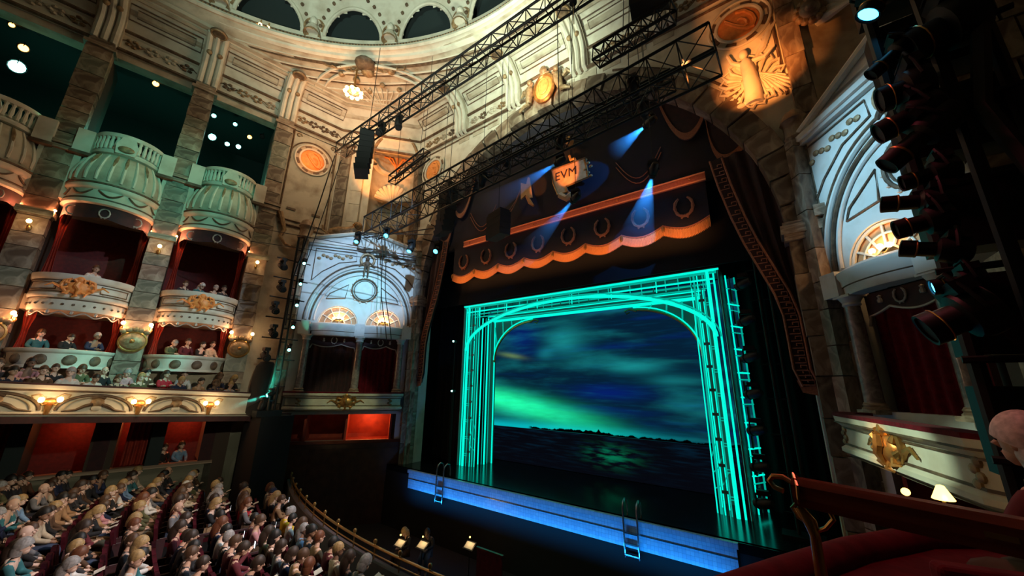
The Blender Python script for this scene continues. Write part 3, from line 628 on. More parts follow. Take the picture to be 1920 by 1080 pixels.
# sculpture group on the left pavilion: lion, chariot figure
def keyfig(F, label):
    t = thing('keystone_figure', label, 'sculpture', F @ Matrix.Translation((3.25, -.12, 6.2)), 'keystone figures of the stage boxes')
    MB().tube([(.36*math.cos(a), 0, .68+.36*math.sin(a)) for a in [2*PI*i/18 for i in range(18)]], .07, 7, True).obj('wreath', M_ORN, t, None, True)
    MB().ell((0, -.1, .72), (.11, .1, .14), 10, 8).ell((0, -.04, .42), (.16, .12, .22), 10, 8).tube([(-.07, -.05, .35), (-.1, -.08, .0), (-.1, -.06, -.3)], [.08, .06, .04], 7).tube([(.07, -.05, .35), (.1, -.08, .0), (.1, -.06, -.3)], [.08, .06, .04], 7).tube([(-.14, -.04, .5), (-.3, -.06, .35), (-.42, -.02, .25)], .05, 6).tube([(.14, -.04, .5), (.3, -.06, .35), (.42, -.02, .25)], .05, 6).obj('figure', M_GLAZE, t, None, True)
keyfig(FP, 'dark carved figure in a wreath on the arch by the shell niche'); keyfig(FPR, 'dark carved scroll figure on the arch behind the rack of stage lights')
t = thing('lion_sculpture', 'gilt crouching lion with chariot wheel on the ledge below the shell niche', 'sculpture', FP @ Matrix.Translation((1.7, .42, 8.12)) @ Matrix.Scale(.8, 4))
MB().tube([(-.9, 0, .45), (-.4, 0, .62), (.2, 0, .68), (.6, 0, .8), (.8, -.1, 1.0)], [.26, .34, .34, .36, .26], 10).ell((.95, -.18, 1.15), (.28, .28, .30), 12, 8).tube([(.5, -.2, .6), (.8, -.35, .3), (1.05, -.4, .05)], [.16, .12, .10], 8).tube([(.4, .2, .6), (.5, .25, .25), (.6, .2, .05)], [.16, .12, .10], 8).tube([(-.8, -.15, .45), (-1.0, -.25, .2), (-.75, -.3, .06)], [.2, .14, .10], 8).tube([(-1.1, 0, .4), (-1.4, .1, .6), (-1.45, .1, .95)], [.06, .05, .07], 6).obj('lion', M_ORN, t, None, True)
mn = MB()
for k in range(14):
    a = k*2*PI/14; mn.ell((.9+.26*math.cos(a), -.05, 1.1+.30*math.sin(a)), (.13, .16, .13), 7, 5)
mn.obj('mane', M_GOLD, t, None, True)
MB().ell((.98, -.45, 1.08), (.10, .10, .09), 8, 6).obj('muzzle', M_ORN, t, None, True)
MB().tube(ring_pts((1.9, .55), .5, 20, .0)[:-1], .07, 6, True).tube([(1.4, 0, .55), (2.4, 0, .55)], .05, 5).tube([(1.9, 0, .05), (1.9, 0, 1.05)], .05, 5).obj('wheel', M_ORN, t, None, True)
t = thing('charioteer_sculpture', 'gilt standing charioteer figure on the ledge next to the lion', 'sculpture', FP @ Matrix.Translation((4.9, .3, 8.12)) @ Matrix.Scale(.85, 4))
MB().tube([(0, 0, .05), (0, 0, .6), (0, -.05, 1.0), (0, -.05, 1.3)], [.3, .24, .26, .10], 10).ell((0, -.08, 1.5), (.16, .17, .2), 12, 8).tube([(-.2, -.05, 1.15), (-.5, -.2, 1.1), (-.8, -.3, 1.35)], [.1, .08, .06], 7).tube([(.2, -.05, 1.15), (.45, -.1, .9), (.4, -.3, .75)], [.1, .08, .06], 7).obj('figure', M_ORN, t, None, True)
MB().tube([(-.15, .2, 1.0), (-.6, .35, 1.3), (-.9, .4, 1.1)], [.1, .2, .05], 7).obj('cloak', M_GOLD, t, None, True)
# ---------------------------------------------------------------- stacked bow-fronted boxes on the left wall
BN = ('nearest the stage', 'second from stage', 'third from stage')
def bow(m, prof, y=.1, n=28, sx=1.42, sy=1.42): m.lathe(prof, n, (0, y, 0), PI, 2*PI, sx, sy); return m
def box_column(i, xc):
    nm_ = 'box column ' + BN[i]
    # canopy
    t = thing('box_canopy', 'swelling cream canopy with balustrade crowning the %s' % nm_, 'canopy', FL @ Matrix.Translation((xc, 0, 6.87)), 'box canopies')
    bow(MB(), [(.0, .02), (.94, .0), (1.0, .04), (1.0, .16), (.96, .2), (.965, .62), (1.0, .66), (1.03, .72), (1.03, .84), (.98, .9)]).obj('valance_band', M_PLAS2, t, None, True)
    bow(MB(), [(.955, .22), (.985, .22), (.985, .26), (.955, .26)]).obj('dark_line', M_GLAZE, t); bow(MB(), [(1.0, .86), (1.045, .87), (1.045, .93), (.98, .95)]).obj('dark_line', M_GLAZE, t)
    bow(MB(), [(.98, .92), (1.0, 1.1), (.99, 1.4), (.94, 1.75), (.86, 2.1), (.76, 2.38), (.70, 2.46)]).obj('dome', M_PLAS, t, None, True)
    for k in range(12):
        a = PI+PI*(k+.5)/12
        pts = [(1.42*r_*math.cos(a), .1+1.42*r_*math.sin(a), z) for r_, z in ((1.0, 1.05), (1.005, 1.4), (.955, 1.75), (.875, 2.1), (.775, 2.38))]
        MB().tube(pts, [.05, .06, .055, .045, .03], 6).obj('gadroon', M_PLAS2, t, None, True)
        if k in (3, 5, 6, 8):
            MB().tube([(p[0]*1.02, p[1]-.03, p[2]) for p in pts[2:5]], [.03, .06, .03], 5).obj('leaf_drop', M_ORN, t, None, True)
    for k in range(5):                                     # swags
        a0 = PI+PI*(k+.1)/5; a1 = PI+PI*(k+.9)/5
        pts = [(1.42*.985*math.cos(a0+(a1-a0)*j/8), .1+1.42*.985*math.sin(a0+(a1-a0)*j/8), .60-.22*math.sin(PI*j/8)) for j in range(9)]
        MB().tube(pts, [.02]+[.035]*7+[.02], 5).obj('swag', M_GLAZE, t, None, True)
    bow(MB(), [(.70, 2.44), (.80, 2.48), (.82, 2.58), (.76, 2.62), (.76, 2.68)]).obj('balustrade_base', M_PLAS2, t, None, True)
    bow(MB(), [(.70, 3.28), (.80, 3.28), (.82, 3.36), (.80, 3.46), (.70, 3.48), (.66, 3.48), (.66, 3.28), (.70, 3.28)]).obj('balustrade_rail', M_PLAS2, t, None, True)
    BAL = MB().lathe([(.045, 0), (.07, .04), (.05, .1), (.075, .22), (.06, .36), (.045, .5), (.065, .56), (.065, .6)], 8).mesh('baluster', M_PLAS2, True)
    for k in range(19):
        a = PI+PI*(k+.5)/19
        if 7 < k < 11: continue
        inst('baluster', BAL, t, Matrix.Translation((1.42*.75*math.cos(a), .1+1.42*.75*math.sin(a), 2.68)))
    MB().prism([(-.3, 2.5), (.3, 2.5), (.34, 2.9), (.2, 3.3), (-.2, 3.3), (-.34, 2.9)], -1.10, -.92).obj('balustrade_panel', M_PLAS2, t); 
    MB().ell((0, -1.12, 2.72), (.26, .05, .16), 12, 6).obj('balustrade_cartouche', M_ORN, t, None, True)
    for s in (-1, 1):
        MB().bx(s*1.3-.25, s*1.3+.25, -.55, .2, 2.35, 3.35).obj('end_block', M_PLAS2, t); MB().bx(s*1.3-.3, s*1.3+.3, -.6, .2, 2.2, 2.32).obj('end_block_base', M_GLAZE, t)
        MB().bx(s*1.38-.12, s*1.38+.12, -.35, .2, .2, 2.2).obj('end_pilaster', M_PLAS2, t)
    # pelmet of the upper box
    t = thing('box_pelmet', 'dark pelmet with gilt roundels under canopy of %s' % nm_, 'curtain', FL @ Matrix.Translation((xc, 0, 6.0)), 'pelmets in the bow boxes')
    MB().grid(lambda u, v: (1.30*math.cos(PI+PI*u), .1+1.25*math.sin(PI+PI*u), (.9 if v > .5 else .38-.12*abs(math.cos(PI*u*3)))), 48, 1).obj('cloth', M_VELV, t, None, True)
    for k in (1, 2, 3): a = PI+PI*k/4; wreath(t, (1.30*math.cos(a), .08+1.27*math.sin(a), .55), .19, M_SILV, 'gilt_roundel', .05)
    for lv, (z0, z1) in enumerate(((2.5, 3.97), (.37, 1.08))):
        h = z1-z0; an = ('upper', 'lower')[lv]
        t = thing('box_balcony', '%s bow-fronted cream balcony of the %s' % (an, nm_), 'balcony', FL @ Matrix.Translation((xc, 0, z0)), '%s box balconies' % an)
        if lv == 0:
            bow(MB(), [(.0, .0), (.90, .0), (.92, .05), (.92, .42), (.96, .46), (.99, .52), (.99, .60), (.97, .64), (.97, 1.12), (1.0, 1.16), (1.02, 1.22), (1.03, 1.38), (.90, 1.40), (.85, 1.40), (.85, .1)]).obj('parapet', M_PLAS2, t, None, True)
            m = MB(); bow(m, [(.925, .40), (.95, .42), (.95, .46), (.92, .47)]); bow(m, [(.975, .66), (.99, .66), (.99, .69), (.975, .70)]); bow(m, [(.975, 1.09), (.99, 1.10), (.99, 1.13), (.975, 1.13)]); m.obj('dark_line', M_GLAZE, t)
            for s in (-1, 1):
                a0 = 1.5*PI+s*.42; a1 = 1.5*PI+s*1.12
                def bp(a, z, r_=.99): return (1.42*r_*math.cos(a), .1+1.42*r_*math.sin(a), z)
                MB().tube([bp(a0, .76), bp((a0+a1)/2, .76), bp(a1, .76), bp(a1, 1.02), bp((a0+a1)/2, 1.02), bp(a0, 1.02)], .022, 5, True).obj('panel_moulding', M_GLAZE, t)
            cartouche(t, (0, -1.36, .86), 1.05, M_ORANGE)
            for k in range(15):
                a = PI+PI*(k+.5)/15; MB().ell((1.42*.93*math.cos(a), .1+1.42*.93*math.sin(a), .22), .045, 6, 4).obj('stud', M_GLAZE, t, None, True)
            # wavy valance below the parapet
            MB().tube([(1.22*math.cos(PI+PI*j/48), .1+1.22*math.sin(PI+PI*j/48), -.14-.07*math.cos(j*PI/4)) for j in range(49)], .025, 5).obj('wavy_braid', M_SILV, t, None, True)
            for k in range(1, 6): a = PI+PI*k/6; MB().ell((1.22*math.cos(a), .08+1.22*math.sin(a), -.08), (.06, .06, .08), 6, 4).obj('braid_knot', M_SILV, t, None, True)
        else:
            bow(MB(), [(0, 0), (.96, 0), (.96, .06), (.94, .1), (.97, .52), (1.0, .56), (1.02, .60), (1.02, .68), (.9, .70), (.86, .70), (.86, .05)]).obj('parapet', M_PLAS2, t, None, True)
            for k in range(6):
                a = PI+PI*(k+.5)/6; rot = Matrix.Translation((1.42*.965*math.cos(a), .1+1.42*.965*math.sin(a), .3)) @ Matrix.Rotation(a+PI/2, 4, 'Z')
                MB().ell((0, 0, 0), (.19, .06, .19), 12, 6).obj('boss', M_GLAZE, t, rot, True)
    # red drapes at the box edges
    for lv, (z0, z1) in enumerate(((3.95, 6.9), (1.05, 2.5))):
        for s in (-1, 1):
            t = thing('box_drape', 'red drape, %s side of %s box, %s' % (('stage', 'house')[s < 0], ('upper', 'lower')[lv], nm_), 'curtain', FL @ Matrix.Translation((xc+s*1.18, .25, z0)), 'red drapes in the bow boxes')
            MB().grid(lambda u, v: (.30*(u-.5)*(1-.45*math.sin(PI*min(1, v*1.2))), .04*math.sin(u*18), (z1-z0)*v), 24, 6).obj('cloth', M_REDBOX, t, None, True)
for i, xc in enumerate(BAYS[:3]): box_column(i, xc)
for i, xc in enumerate(BAYS[:3]):                          # small lamps that light the drape tops
    for s in (-1, 1):
        for lv, z in enumerate((6.55, 2.28)):
            t = thing('drape_lamp', 'tiny warm lamp at %s drape, %s box, box column %s' % (('house-side', 'stage-side')[s > 0], ('upper', 'lower')[lv], BN[i]), 'lamp', FL @ Matrix.Translation((xc+s*1.42, -.28, z)), 'drape lamps')
            MB().tube([(0, .25, .05), (0, .05, .06), (0, 0, 0)], .018, 5).obj('bracket', M_BRASS, t, None, True); MB().ell((0, 0, -.05), .055, 8, 6).obj('bulb', E_WARM, t, None, True)
            q = FL @ Vector((xc+s*1.36, -.45, z-.15)); point('drape_lamp_light', q, (1, .30, .12), 46 if lv == 0 else 22)
# wall sconces on the marble piers
def sconce(x, z, lab, y=-.42):
    t = thing('wall_sconce', lab, 'wall lamp', FL @ Matrix.Translation((x, y, z)), 'sconces on the marble piers')
    MB().tube([(0, .08, -.18), (0, -.1, -.22), (0, -.2, -.12), (0, -.2, -.04)], .025, 6).ell((0, .04, -.16), (.08, .04, .12), 8, 6).obj('bracket', M_BRASS, t, None, True)
    MB().lathe([(.0, -.04), (.05, -.02), (.075, .03), (.065, .09), (.035, .12), (0, .13)], 12, (0, -.2, 0)).obj('shade', E_WARM, t, None, True)
    point('sconce_light', FL @ Vector((x, y-.32, z+.05)), WARM, 9)
for i, px in enumerate(PIERS[:4]):
    sconce(px, 5.75 if i else 5.9, 'glowing wall sconce high on the %s marble pier from shell niche' % nm[i])
    for s in (-1, 1): sconce(px+s*.42, 2.25, 'glowing sconce on %s of gilt boss, %s marble pier from shell niche' % (('house side', 'stage side')[s > 0], nm[i]), -.30)
    t = thing('gilt_boss', 'bulbous gilt boss with leafy top on the %s marble pier from the shell niche' % nm[i], 'ornament', FL @ Matrix.Translation((px, -.42, 1.55)), 'gilt bosses on the piers')
    MB().ell((0, 0, 0), (.42, .25, .36), 14, 8).obj('boss', M_ORN, t, None, True); MB().tube(ring_pts((0, 0), .40, 20, -.03)[:-1], .06, 6, True).obj('rim', M_GOLD, t, None, True); MB().ell((0, -.24, .0), .08, 8, 6).obj('knob', M_GOLD, t, None, True)
    m = MB()
    for k in range(5): m.ell((-.36+.18*k, -.05, .42+.1*math.sin(k*PI/4)), (.11, .09, .12), 7, 5)
    m.obj('leaf_crest', M_ORN, t, None, True)
# ---------------------------------------------------------------- dress circle
def czt(y): return -.16-.052*y
CP = [(-18.3, -9.0), (-18.6, -6.5), (-18.8, -4), (-18.93, -2), (-19.02, 0), (-19.12, 2), (-19.22, 4), (-19.30, 5.85), (-19.36, 6.9)]
m = MB(); n = len(CP)
vs_ = []
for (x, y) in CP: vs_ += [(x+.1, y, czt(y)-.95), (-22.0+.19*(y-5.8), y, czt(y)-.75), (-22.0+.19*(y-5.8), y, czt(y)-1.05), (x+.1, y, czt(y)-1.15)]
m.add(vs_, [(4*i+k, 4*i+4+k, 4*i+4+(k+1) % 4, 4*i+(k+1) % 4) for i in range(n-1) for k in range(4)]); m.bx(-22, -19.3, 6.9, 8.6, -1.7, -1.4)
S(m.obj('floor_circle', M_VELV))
t = thing('dress_circle_balcony', 'long cream dress circle front with arched mouldings and lamp clusters', 'balcony', Matrix.Identity(4))
def cpath(s):                                              # s in metres of y
    for i in range(n-1):
        if CP[i][1] <= s <= CP[i+1][1]:
            k = (s-CP[i][1])/(CP[i+1][1]-CP[i][1]); return CP[i][0]+k*(CP[i+1][0]-CP[i][0])
    return CP[-1][0]
def csurf(prof, mt, name):
    ys = [-9+.5*i for i in range(32)]; ys = [y for y in ys if y < 6.9]+[6.9]
    vs_ = []; k = len(prof)
    for y in ys: vs_ += [(cpath(y)+o_, y, czt(y)+z) for (o_, z) in prof]
    return MB().add(vs_, [(i*k+j, i*k+j+1, (i+1)*k+j+1, (i+1)*k+j) for i in range(len(ys)-1) for j in range(k-1)]).obj(name, mt, t, None, True)
csurf([(-.12, -1.15), (-.1, -1.1), (.04, -.98), (.10, -.92), (.10, -.84), (.02, -.80), (.0, -.2), (.06, -.14), (.12, -.1), (.12, 0), (-.15, .0), (-.15, -1.0)], M_PLAS2, 'parapet')
csurf([(.105, -.9), (.12, -.9), (.12, -.86), (.105, -.86)], M_GLAZE, 'dark_line'); csurf([(.02, -.19), (.075, -.16), (.075, -.13), (.05, -.12)], M_GLAZE, 'dark_line')
csurf([(.13, 0), (.13, .06), (-.17, .06), (-.17, 0)], M_VELV, 'velvet_rail')
LY = [5.3, 3.2, 1.1, -1.0, -3.1, -5.2]
for k, y0 in enumerate(LY):
    yc = y0-1.05; P_ = lambda y, z, o_=.04: (cpath(y)+o_, y, czt(y)+z)
    MB().tube([P_(yc+.88*math.cos(PI*i/20), -.76+.50*math.sin(PI*i/20)) for i in range(21)], .045, 6).obj('arch_moulding', M_GLAZE, t, None, True)
    MB().tube([P_(yc+.70*math.cos(PI*i/20), -.74+.40*math.sin(PI*i/20)) for i in range(21)], .02, 5).obj('arch_fillet', M_PLAS, t, None, True)
    for s in (-1, 1): MB().tube([P_(yc+s*.1, -.55, .08), P_(yc+s*.28, -.62, .07), P_(yc+s*.45, -.74, .06), P_(yc+s*.75, -.79, .05)], [.06, .06, .045, .02], 6).obj('scroll', M_GLAZE, t, None, True)
    MB().ell(P_(yc, -.5, .06), (.10, .17, .16), 10, 8).obj('mask', M_ORN, t, None, True); MB().ell(P_(yc, -.68, .08), (.07, .13, .10), 10, 6).obj('mask_beard', M_PLAS2, t, None, True)
    MB().tube([P_(yc-.16, -.36, .06), P_(yc, -.31, .08), P_(yc+.16, -.36, .06)], .05, 6).obj('mask_crest', M_GLAZE, t, None, True)
    L = thing('circle_lamp', 'twin-bulb gilt lamp bracket on the dress circle front, %s from the stage' % ('first', 'second', 'third', 'fourth', 'fifth', 'sixth')[k], 'wall lamp', Matrix.Translation(P_(y0, -.5, .12)), 'lamps on the dress circle front')
    MB().ell((0, 0, 0), (.08, .16, .12), 10, 6).tube([(.03, 0, -.1), (.02, 0, -.38)], [.09, .05], 8).obj('plate', M_GOLD, L, None, True)
    for s in (-1, 1):
        MB().tube([(.05, s*.05, -.05), (.14, s*.15, -.1), (.16, s*.2, .0)], .02, 5).obj('arm', M_BRASS, L, None, True)
        MB().lathe([(0, -.02), (.05, 0), (.075, .06), (.06, .13), (0, .16)], 10, (.16, s*.19, 0)).obj('bulb', E_WARM, L, None, True)
        MB().tube([(.03, s*.1, .12), (.05, s*.25, .24), (.04, s*.4, .2), (.04, s*.36, .12)], .025, 5).obj('horn', M_ORN, L, None, True)
    p = P_(y0, -.42, .5); point('circle_lamp_light', p, WARM, 12)
# lower stalls-level boxes under the circle: red linings, marble dwarf wall
S(MB().bx(0, 20.9, -.3, -.1, -5.2, -3.55).obj('wall_stalls_left', M_STONEC, None, FL))
S(MB().bx(0, 20.9, -.35, .0, -3.55, -3.42).obj('trim_7', M_STONEB, None, FL))
for i, px in enumerate((20.6, 18.9, 17.3, 15.2, 13.4)): S(MB().bx(px-.22, px+.22, -.32, 1.3, -3.42, -1.3).obj('wall_partition_%d' % i, M_DARKW if i % 2 else M_VELV, None, FL))
for i, (x0, c) in enumerate(((18.5, 'second'), (14.8, 'third'))):
    t2 = thing('stalls_box_curtain', 'deep red pleated curtain in stalls box, %s partition from stage' % c, 'curtain', FL @ Matrix.Translation((x0, .15, -3.4)), 'stalls box curtains')
    MB().grid(lambda u, v: (1.1*(u-.5), .06*math.sin(u*40), 1.9*v), 60, 1).obj('cloth', M_REDBOX, t2, None, True)
for x in (19.7, 18.2, 16.4, 14.2): point('stalls_box_light', FL @ Vector((x, .6, -1.8)), (1, .2, .06), 20)
# ---------------------------------------------------------------- stage: portal, backdrop, pool edge, ladders
FS = Matrix.Translation((CX, 15.0, -4.0))
t = thing('stage_portal', 'turquoise lit art deco portal frame of tubes standing on the stage', 'stage set', FS)
HZ = 8.38
for s in (-1, 1):
    for (x, y, r, e) in [(a_, b_, c_*.72, d_) for a_, b_, c_, d_ in ((6.45, 0, .03, E_TURQ2), (6.30, .02, .045, E_TURQ), (6.10, 0, .085, E_TURQ), (5.92, .05, .03, E_TURQ2), (5.82, .1, .03, M_TEALM), (5.72, .1, .03, E_TURQ), (5.60, .15, .05, E_TURQ2), (5.48, .2, .03, E_TURQ),
                         (5.75, .8, .05, E_TURQ), (5.60, .9, .03, E_TURQ2), (5.50, 1.0, .06, E_TURQ), (5.55, 1.3, .03, E_TURQ2), (5.40, 1.5, .05, E_TURQ), (6.85, 1.4, .04, E_TURQ2), (6.60, .9, .035, E_TURQ), (6.70, 1.2, .03, M_TEALM))]:
        bar('upright_tube', t, (s*x, y, 0), (s*x, y, HZ-.05-(.55 if y > .6 and x < 6 else 0)), r, e, 8)
    zz = .5
    while zz < 7.3:
        for dz in (0, .09): bar('rung', t, (s*5.88, .06, zz+dz), (s*6.08, .06, zz+dz), .018, E_TURQ2)
        block('rung_plate', t, (s*5.80, .08, zz+.2), (.20, .03, .10), M_TEALM)
        zz += .82
    zz = .3
    while zz < 8.0:                                       # boxes on the outer return
        block('return_panel', t, (s*6.72, 1.0, zz+.3), (.05, .55, .5), M_TEALM); bar('return_rung', t, (s*6.58, .85, zz), (s*6.88, 1.45, zz), .03, E_TURQ); bar('return_rung', t, (s*6.58, .85, zz+.62), (s*6.88, 1.45, zz+.62), .022, E_TURQ2)
        zz += .86
    MB().bx(min(s*6.42, s*6.5), max(s*6.42, s*6.5), -.02, 1.4, 0, HZ).obj('side_board', M_TEALM, t); MB().bx(min(s*5.36, s*5.9), max(s*5.36, s*5.9), 1.55, 1.6, 0, 7.7).obj('inner_board', M_TEALM, t)
    # curved sweep lines in the jamb
    for k in range(3): MB().tube([(s*(5.95-.12*k), .18, 1.3+.5*k), (s*(5.75-.1*k), .2, .9+.5*k), (s*5.5, .22, .75+.5*k)], .018, 6).obj('jamb_curve', E_TURQ2, t, None, True)
    # corner bracket
    def qb(r1, r2, n=16): return [(s*(2.75+r1*math.sin(PI/2*i/n)), 1.5, 5.3+r2*math.cos(PI/2*i/n)) for i in range(n+1)]
    MB().tube(qb(2.65, 2.15), .06, 7).obj('bracket_arc', M_BRASS, t, None, True); MB().tube([(p[0], 1.45, p[2]+.12) for p in qb(2.65, 2.15)], .035, 6).obj('bracket_glow', E_TURQ, t, None, True)
    MB().prism([(p[0], p[2]+.06) for p in qb(2.65, 2.12)]+[(s*5.45, 7.65), (s*2.75, 7.65)], 1.56, 1.6).obj('bracket_web', M_TEALM, t)
    for k in range(4): a = .25+.32*k; bar('bracket_strut', t, (s*(2.75+2.6*math.sin(a)), 1.5, 5.35+2.1*math.cos(a)), (s*(3.6+.62*k), 1.5, 7.65), .035, E_TURQ2)
    MB().tube([(s*2.9, 1.45, 7.40), (s*2.6, 1.42, 7.5), (s*2.35, 1.42, 7.42), (s*2.45, 1.42, 7.3), (s*2.6, 1.42, 7.36)], [.07, .06, .05, .04, .03], 6).obj('bracket_scroll', M_BRASS, t, None, True)
# lintel
for (z, y, r, e, x) in ((HZ, 0, .05, E_TURQ, 6.5), (HZ-.10, .02, .05, E_TURQ2, 6.4), (HZ-.36, 0, .035, E_TURQ, 6.3), (HZ-.5, .1, .025, E_TURQ2, 6.3), (HZ-.62, .3, .03, E_TURQ2, 6.0), (HZ-.2, .5, .03, E_TURQ2, 6.2), (HZ-.3, .9, .04, E_TURQ2, 6.0), (HZ-.45, 1.3, .03, E_TURQ, 5.8), (7.68, 1.5, .075, E_TURQ, 5.5), (7.80, 1.4, .03, E_TURQ2, 5.6)):
    bar('lintel_tube', t, (-x, y, z), (x, y, z), r, e, 8)
for k in range(26):
    x = -6.0+.48*k; bar('lintel_post', t, (x, .05, HZ-.62), (x, .05, HZ-.02), .022, E_TURQ2 if k % 3 else M_TEALM)
    if k % 2 == 0: block('lintel_plate', t, (x+.24, .6, HZ-.12), (.42, .5, .03), M_TEALM)
    if k % 4 == 1: bar('lintel_post', t, (x+.12, .05, HZ-.62), (x+.12, .05, HZ-.02), .022, E_TURQ)
block('lintel_board', t, (0, 1.58, 8.0), (11.2, .06, .62), M_TEALM); block('lintel_top', t, (0, .75, HZ+.06), (13.0, 1.6, .05), M_TEALM)
MB().tube([(6.15*math.cos(PI*i/48), -.08, 5.85+2.16*math.sin(PI*i/48)) for i in range(49)], .075, 8).obj('arch_tube', E_TURQ, t, None, True)
MB().tube([(6.30*math.cos(PI*i/48), -.02, 5.85+2.30*math.sin(PI*i/48)) for i in range(49)], .03, 6).obj('arch_line', E_TURQ2, t, None, True)
# backdrop: night sky, sea and far shore
mb = bpy.data.materials.new('night_sea_projection'); mb.use_nodes = True; nt = mb.node_tree; nt.nodes.clear()
class X:
    def __init__(s, o): s.o = o
    def _op(s, op, b, c=None):
        n = nt.nodes.new('ShaderNodeMath'); n.operation = op
        for i, v in enumerate((s, b, c)):
            if v is None: continue
            if isinstance(v, X): nt.links.new(v.o, n.inputs[i])
            else: n.inputs[i].default_value = v
        return X(n.outputs[0])
    def __add__(s, b): return s._op('ADD', b)
    def __sub__(s, b): return s._op('SUBTRACT', b)
    def __mul__(s, b): return s._op('MULTIPLY', b)
    def gauss(s, c, w): d = (s-c)*(1.0/w); d = d*d; n = X(d.o)*-1.0; return n._op('EXPONENT', 0)
    def step(s, a, b):
        n = nt.nodes.new('ShaderNodeMapRange'); n.interpolation_type = 'SMOOTHSTEP'; nt.links.new(s.o, n.inputs[0]); n.inputs[1].default_value = a; n.inputs[2].default_value = b; return X(n.outputs[0])
tc = nt.nodes.new('ShaderNodeTexCoord'); sp = nt.nodes.new('ShaderNodeSeparateXYZ'); nt.links.new(tc.outputs['Object'], sp.inputs[0])
bx_, bz_ = X(sp.outputs[0]), X(sp.outputs[2])
def noise(sx, sz, sc, det=5, off=0):
    mp = nt.nodes.new('ShaderNodeMapping'); mp.inputs['Scale'].default_value = (sx, 1, sz); mp.inputs['Location'].default_value = (off, 0, off); mp.inputs['Rotation'].default_value = (0, .12, 0); nt.links.new(tc.outputs['Object'], mp.inputs[0])
    n = nt.nodes.new('ShaderNodeTexNoise'); n.inputs['Scale'].default_value = sc; n.inputs['Detail'].default_value = det; nt.links.new(mp.outputs[0], n.inputs[0]); return X(n.outputs['Fac'])
c1 = noise(.17, .80, 1.0, 5, 3.1); c2 = noise(.12, 1.2, 1.2, 5, 8.3); c3 = noise(.5, 2.6, 2.2, 6, 1.7)
HO = 1.80
sky = bz_.step(HO-.01, HO+.01)
blob = (bx_.gauss(-1.3, 1.1)*bz_.gauss(6.4, .9)*.8+bx_.gauss(2.3, 1.2)*bz_.gauss(4.95, .28)*1.0+bx_.gauss(4.0, 1.1)*bz_.gauss(4.35, .22)*.7+bx_.gauss(-2.6, .5)*bz_.gauss(5.75, .3)*.6)*(c1*1.6+.1)
teal_f = c1.step(.46, .74)*.55+c2.step(.56, .74)*.30+blob
blue_f = c2.step(.50, .30)*.5+bx_.gauss(.9, 1.8)*bz_.gauss(3.75, .3)*.9+bx_.gauss(-4.2, 1.2)*bz_.gauss(6.8, .8)*.8
yel = bx_.gauss(-4.9, .8)*(bz_+(bx_*.16)).gauss(4.95, .13)
tt = bx_+5.6
band = (bz_+(tt*.17)).gauss(3.25, .55)*(bx_.step(3.2, -5.0))*(c3*.7+.65)
glow = bz_.gauss(HO+.05, .30)*(bx_.step(6.5, -3.0))*.75
sea_g = bx_.gauss(.9, 1.0)*bz_.gauss(.95, .38)*(c3.step(.42, .62))
sea = (noise(.3, 3.5, 2.4, 6, 5.0)).step(.45, .8)*(bz_.step(-.5, 1.7))
shore = (noise(1.6, .0, 1.4, 5, 2.0)*.42+bx_.gauss(.35, .06)*.10+bx_.gauss(-.9, .9)*.06)+HO
landm = (bz_-shore)*-1.0
land = landm.step(-.06, -.04)
land = ((shore-bz_).step(.10, .14))*(bx_.step(-3.75, -3.45))*sky
R_ = sky*(teal_f*.006+band*.012+yel*.09)+.0015
G_ = sky*(teal_f*.20+band*.85+glow*.50+yel*.13+.010)+(sea_g*.14+sea*.012+.002)
B_ = sky*(teal_f*.19+band*.32+glow*.52+blue_f*.10+.026)+(sea_g*.06+sea*.026+.004)
inv = land*-1.0+1.0
cc = nt.nodes.new('ShaderNodeCombineXYZ')
for i, q in enumerate((R_*inv, G_*inv, B_*inv)): nt.links.new(q.o, cc.inputs[i])
em = nt.nodes.new('ShaderNodeEmission'); nt.links.new(cc.outputs[0], em.inputs[0]); em.inputs[1].default_value = 1.0
ou = nt.nodes.new('ShaderNodeOutputMaterial'); nt.links.new(em.outputs[0], ou.inputs[0])
tag(MB().bx(-6.8, 6.8, 0, .04, .02, 8.6).obj('backdrop_screen', mb, None, Matrix.Translation((CX, 17.5, -4.0))), 'projected night seascape with green clouds and dark shoreline behind the portal', 'backdrop')
# black masking round the portal
tag(MB().bx(-8.6, 8.6, 0, .03, 8.46, 11.6).obj('black_header', M_BLKC, None, Matrix.Translation((CX, 14.7, -4.0))), 'plain black masking border hanging above the turquoise portal', 'curtain')
for s, lab in ((-1, 'by the far portal leg'), (1, 'by the near portal leg')):
    tag(MB().grid(lambda u, v: (s*(7.0+2.0*u), .05*math.sin(u*30), 10.5*v), 40, 1).obj('masking_curtain', M_BLKC, None, Matrix.Translation((CX, 16.6 if s > 0 else 15.6, -4.0)), True), 'tall black masking drape %s' % lab, 'curtain', 'black masking legs')
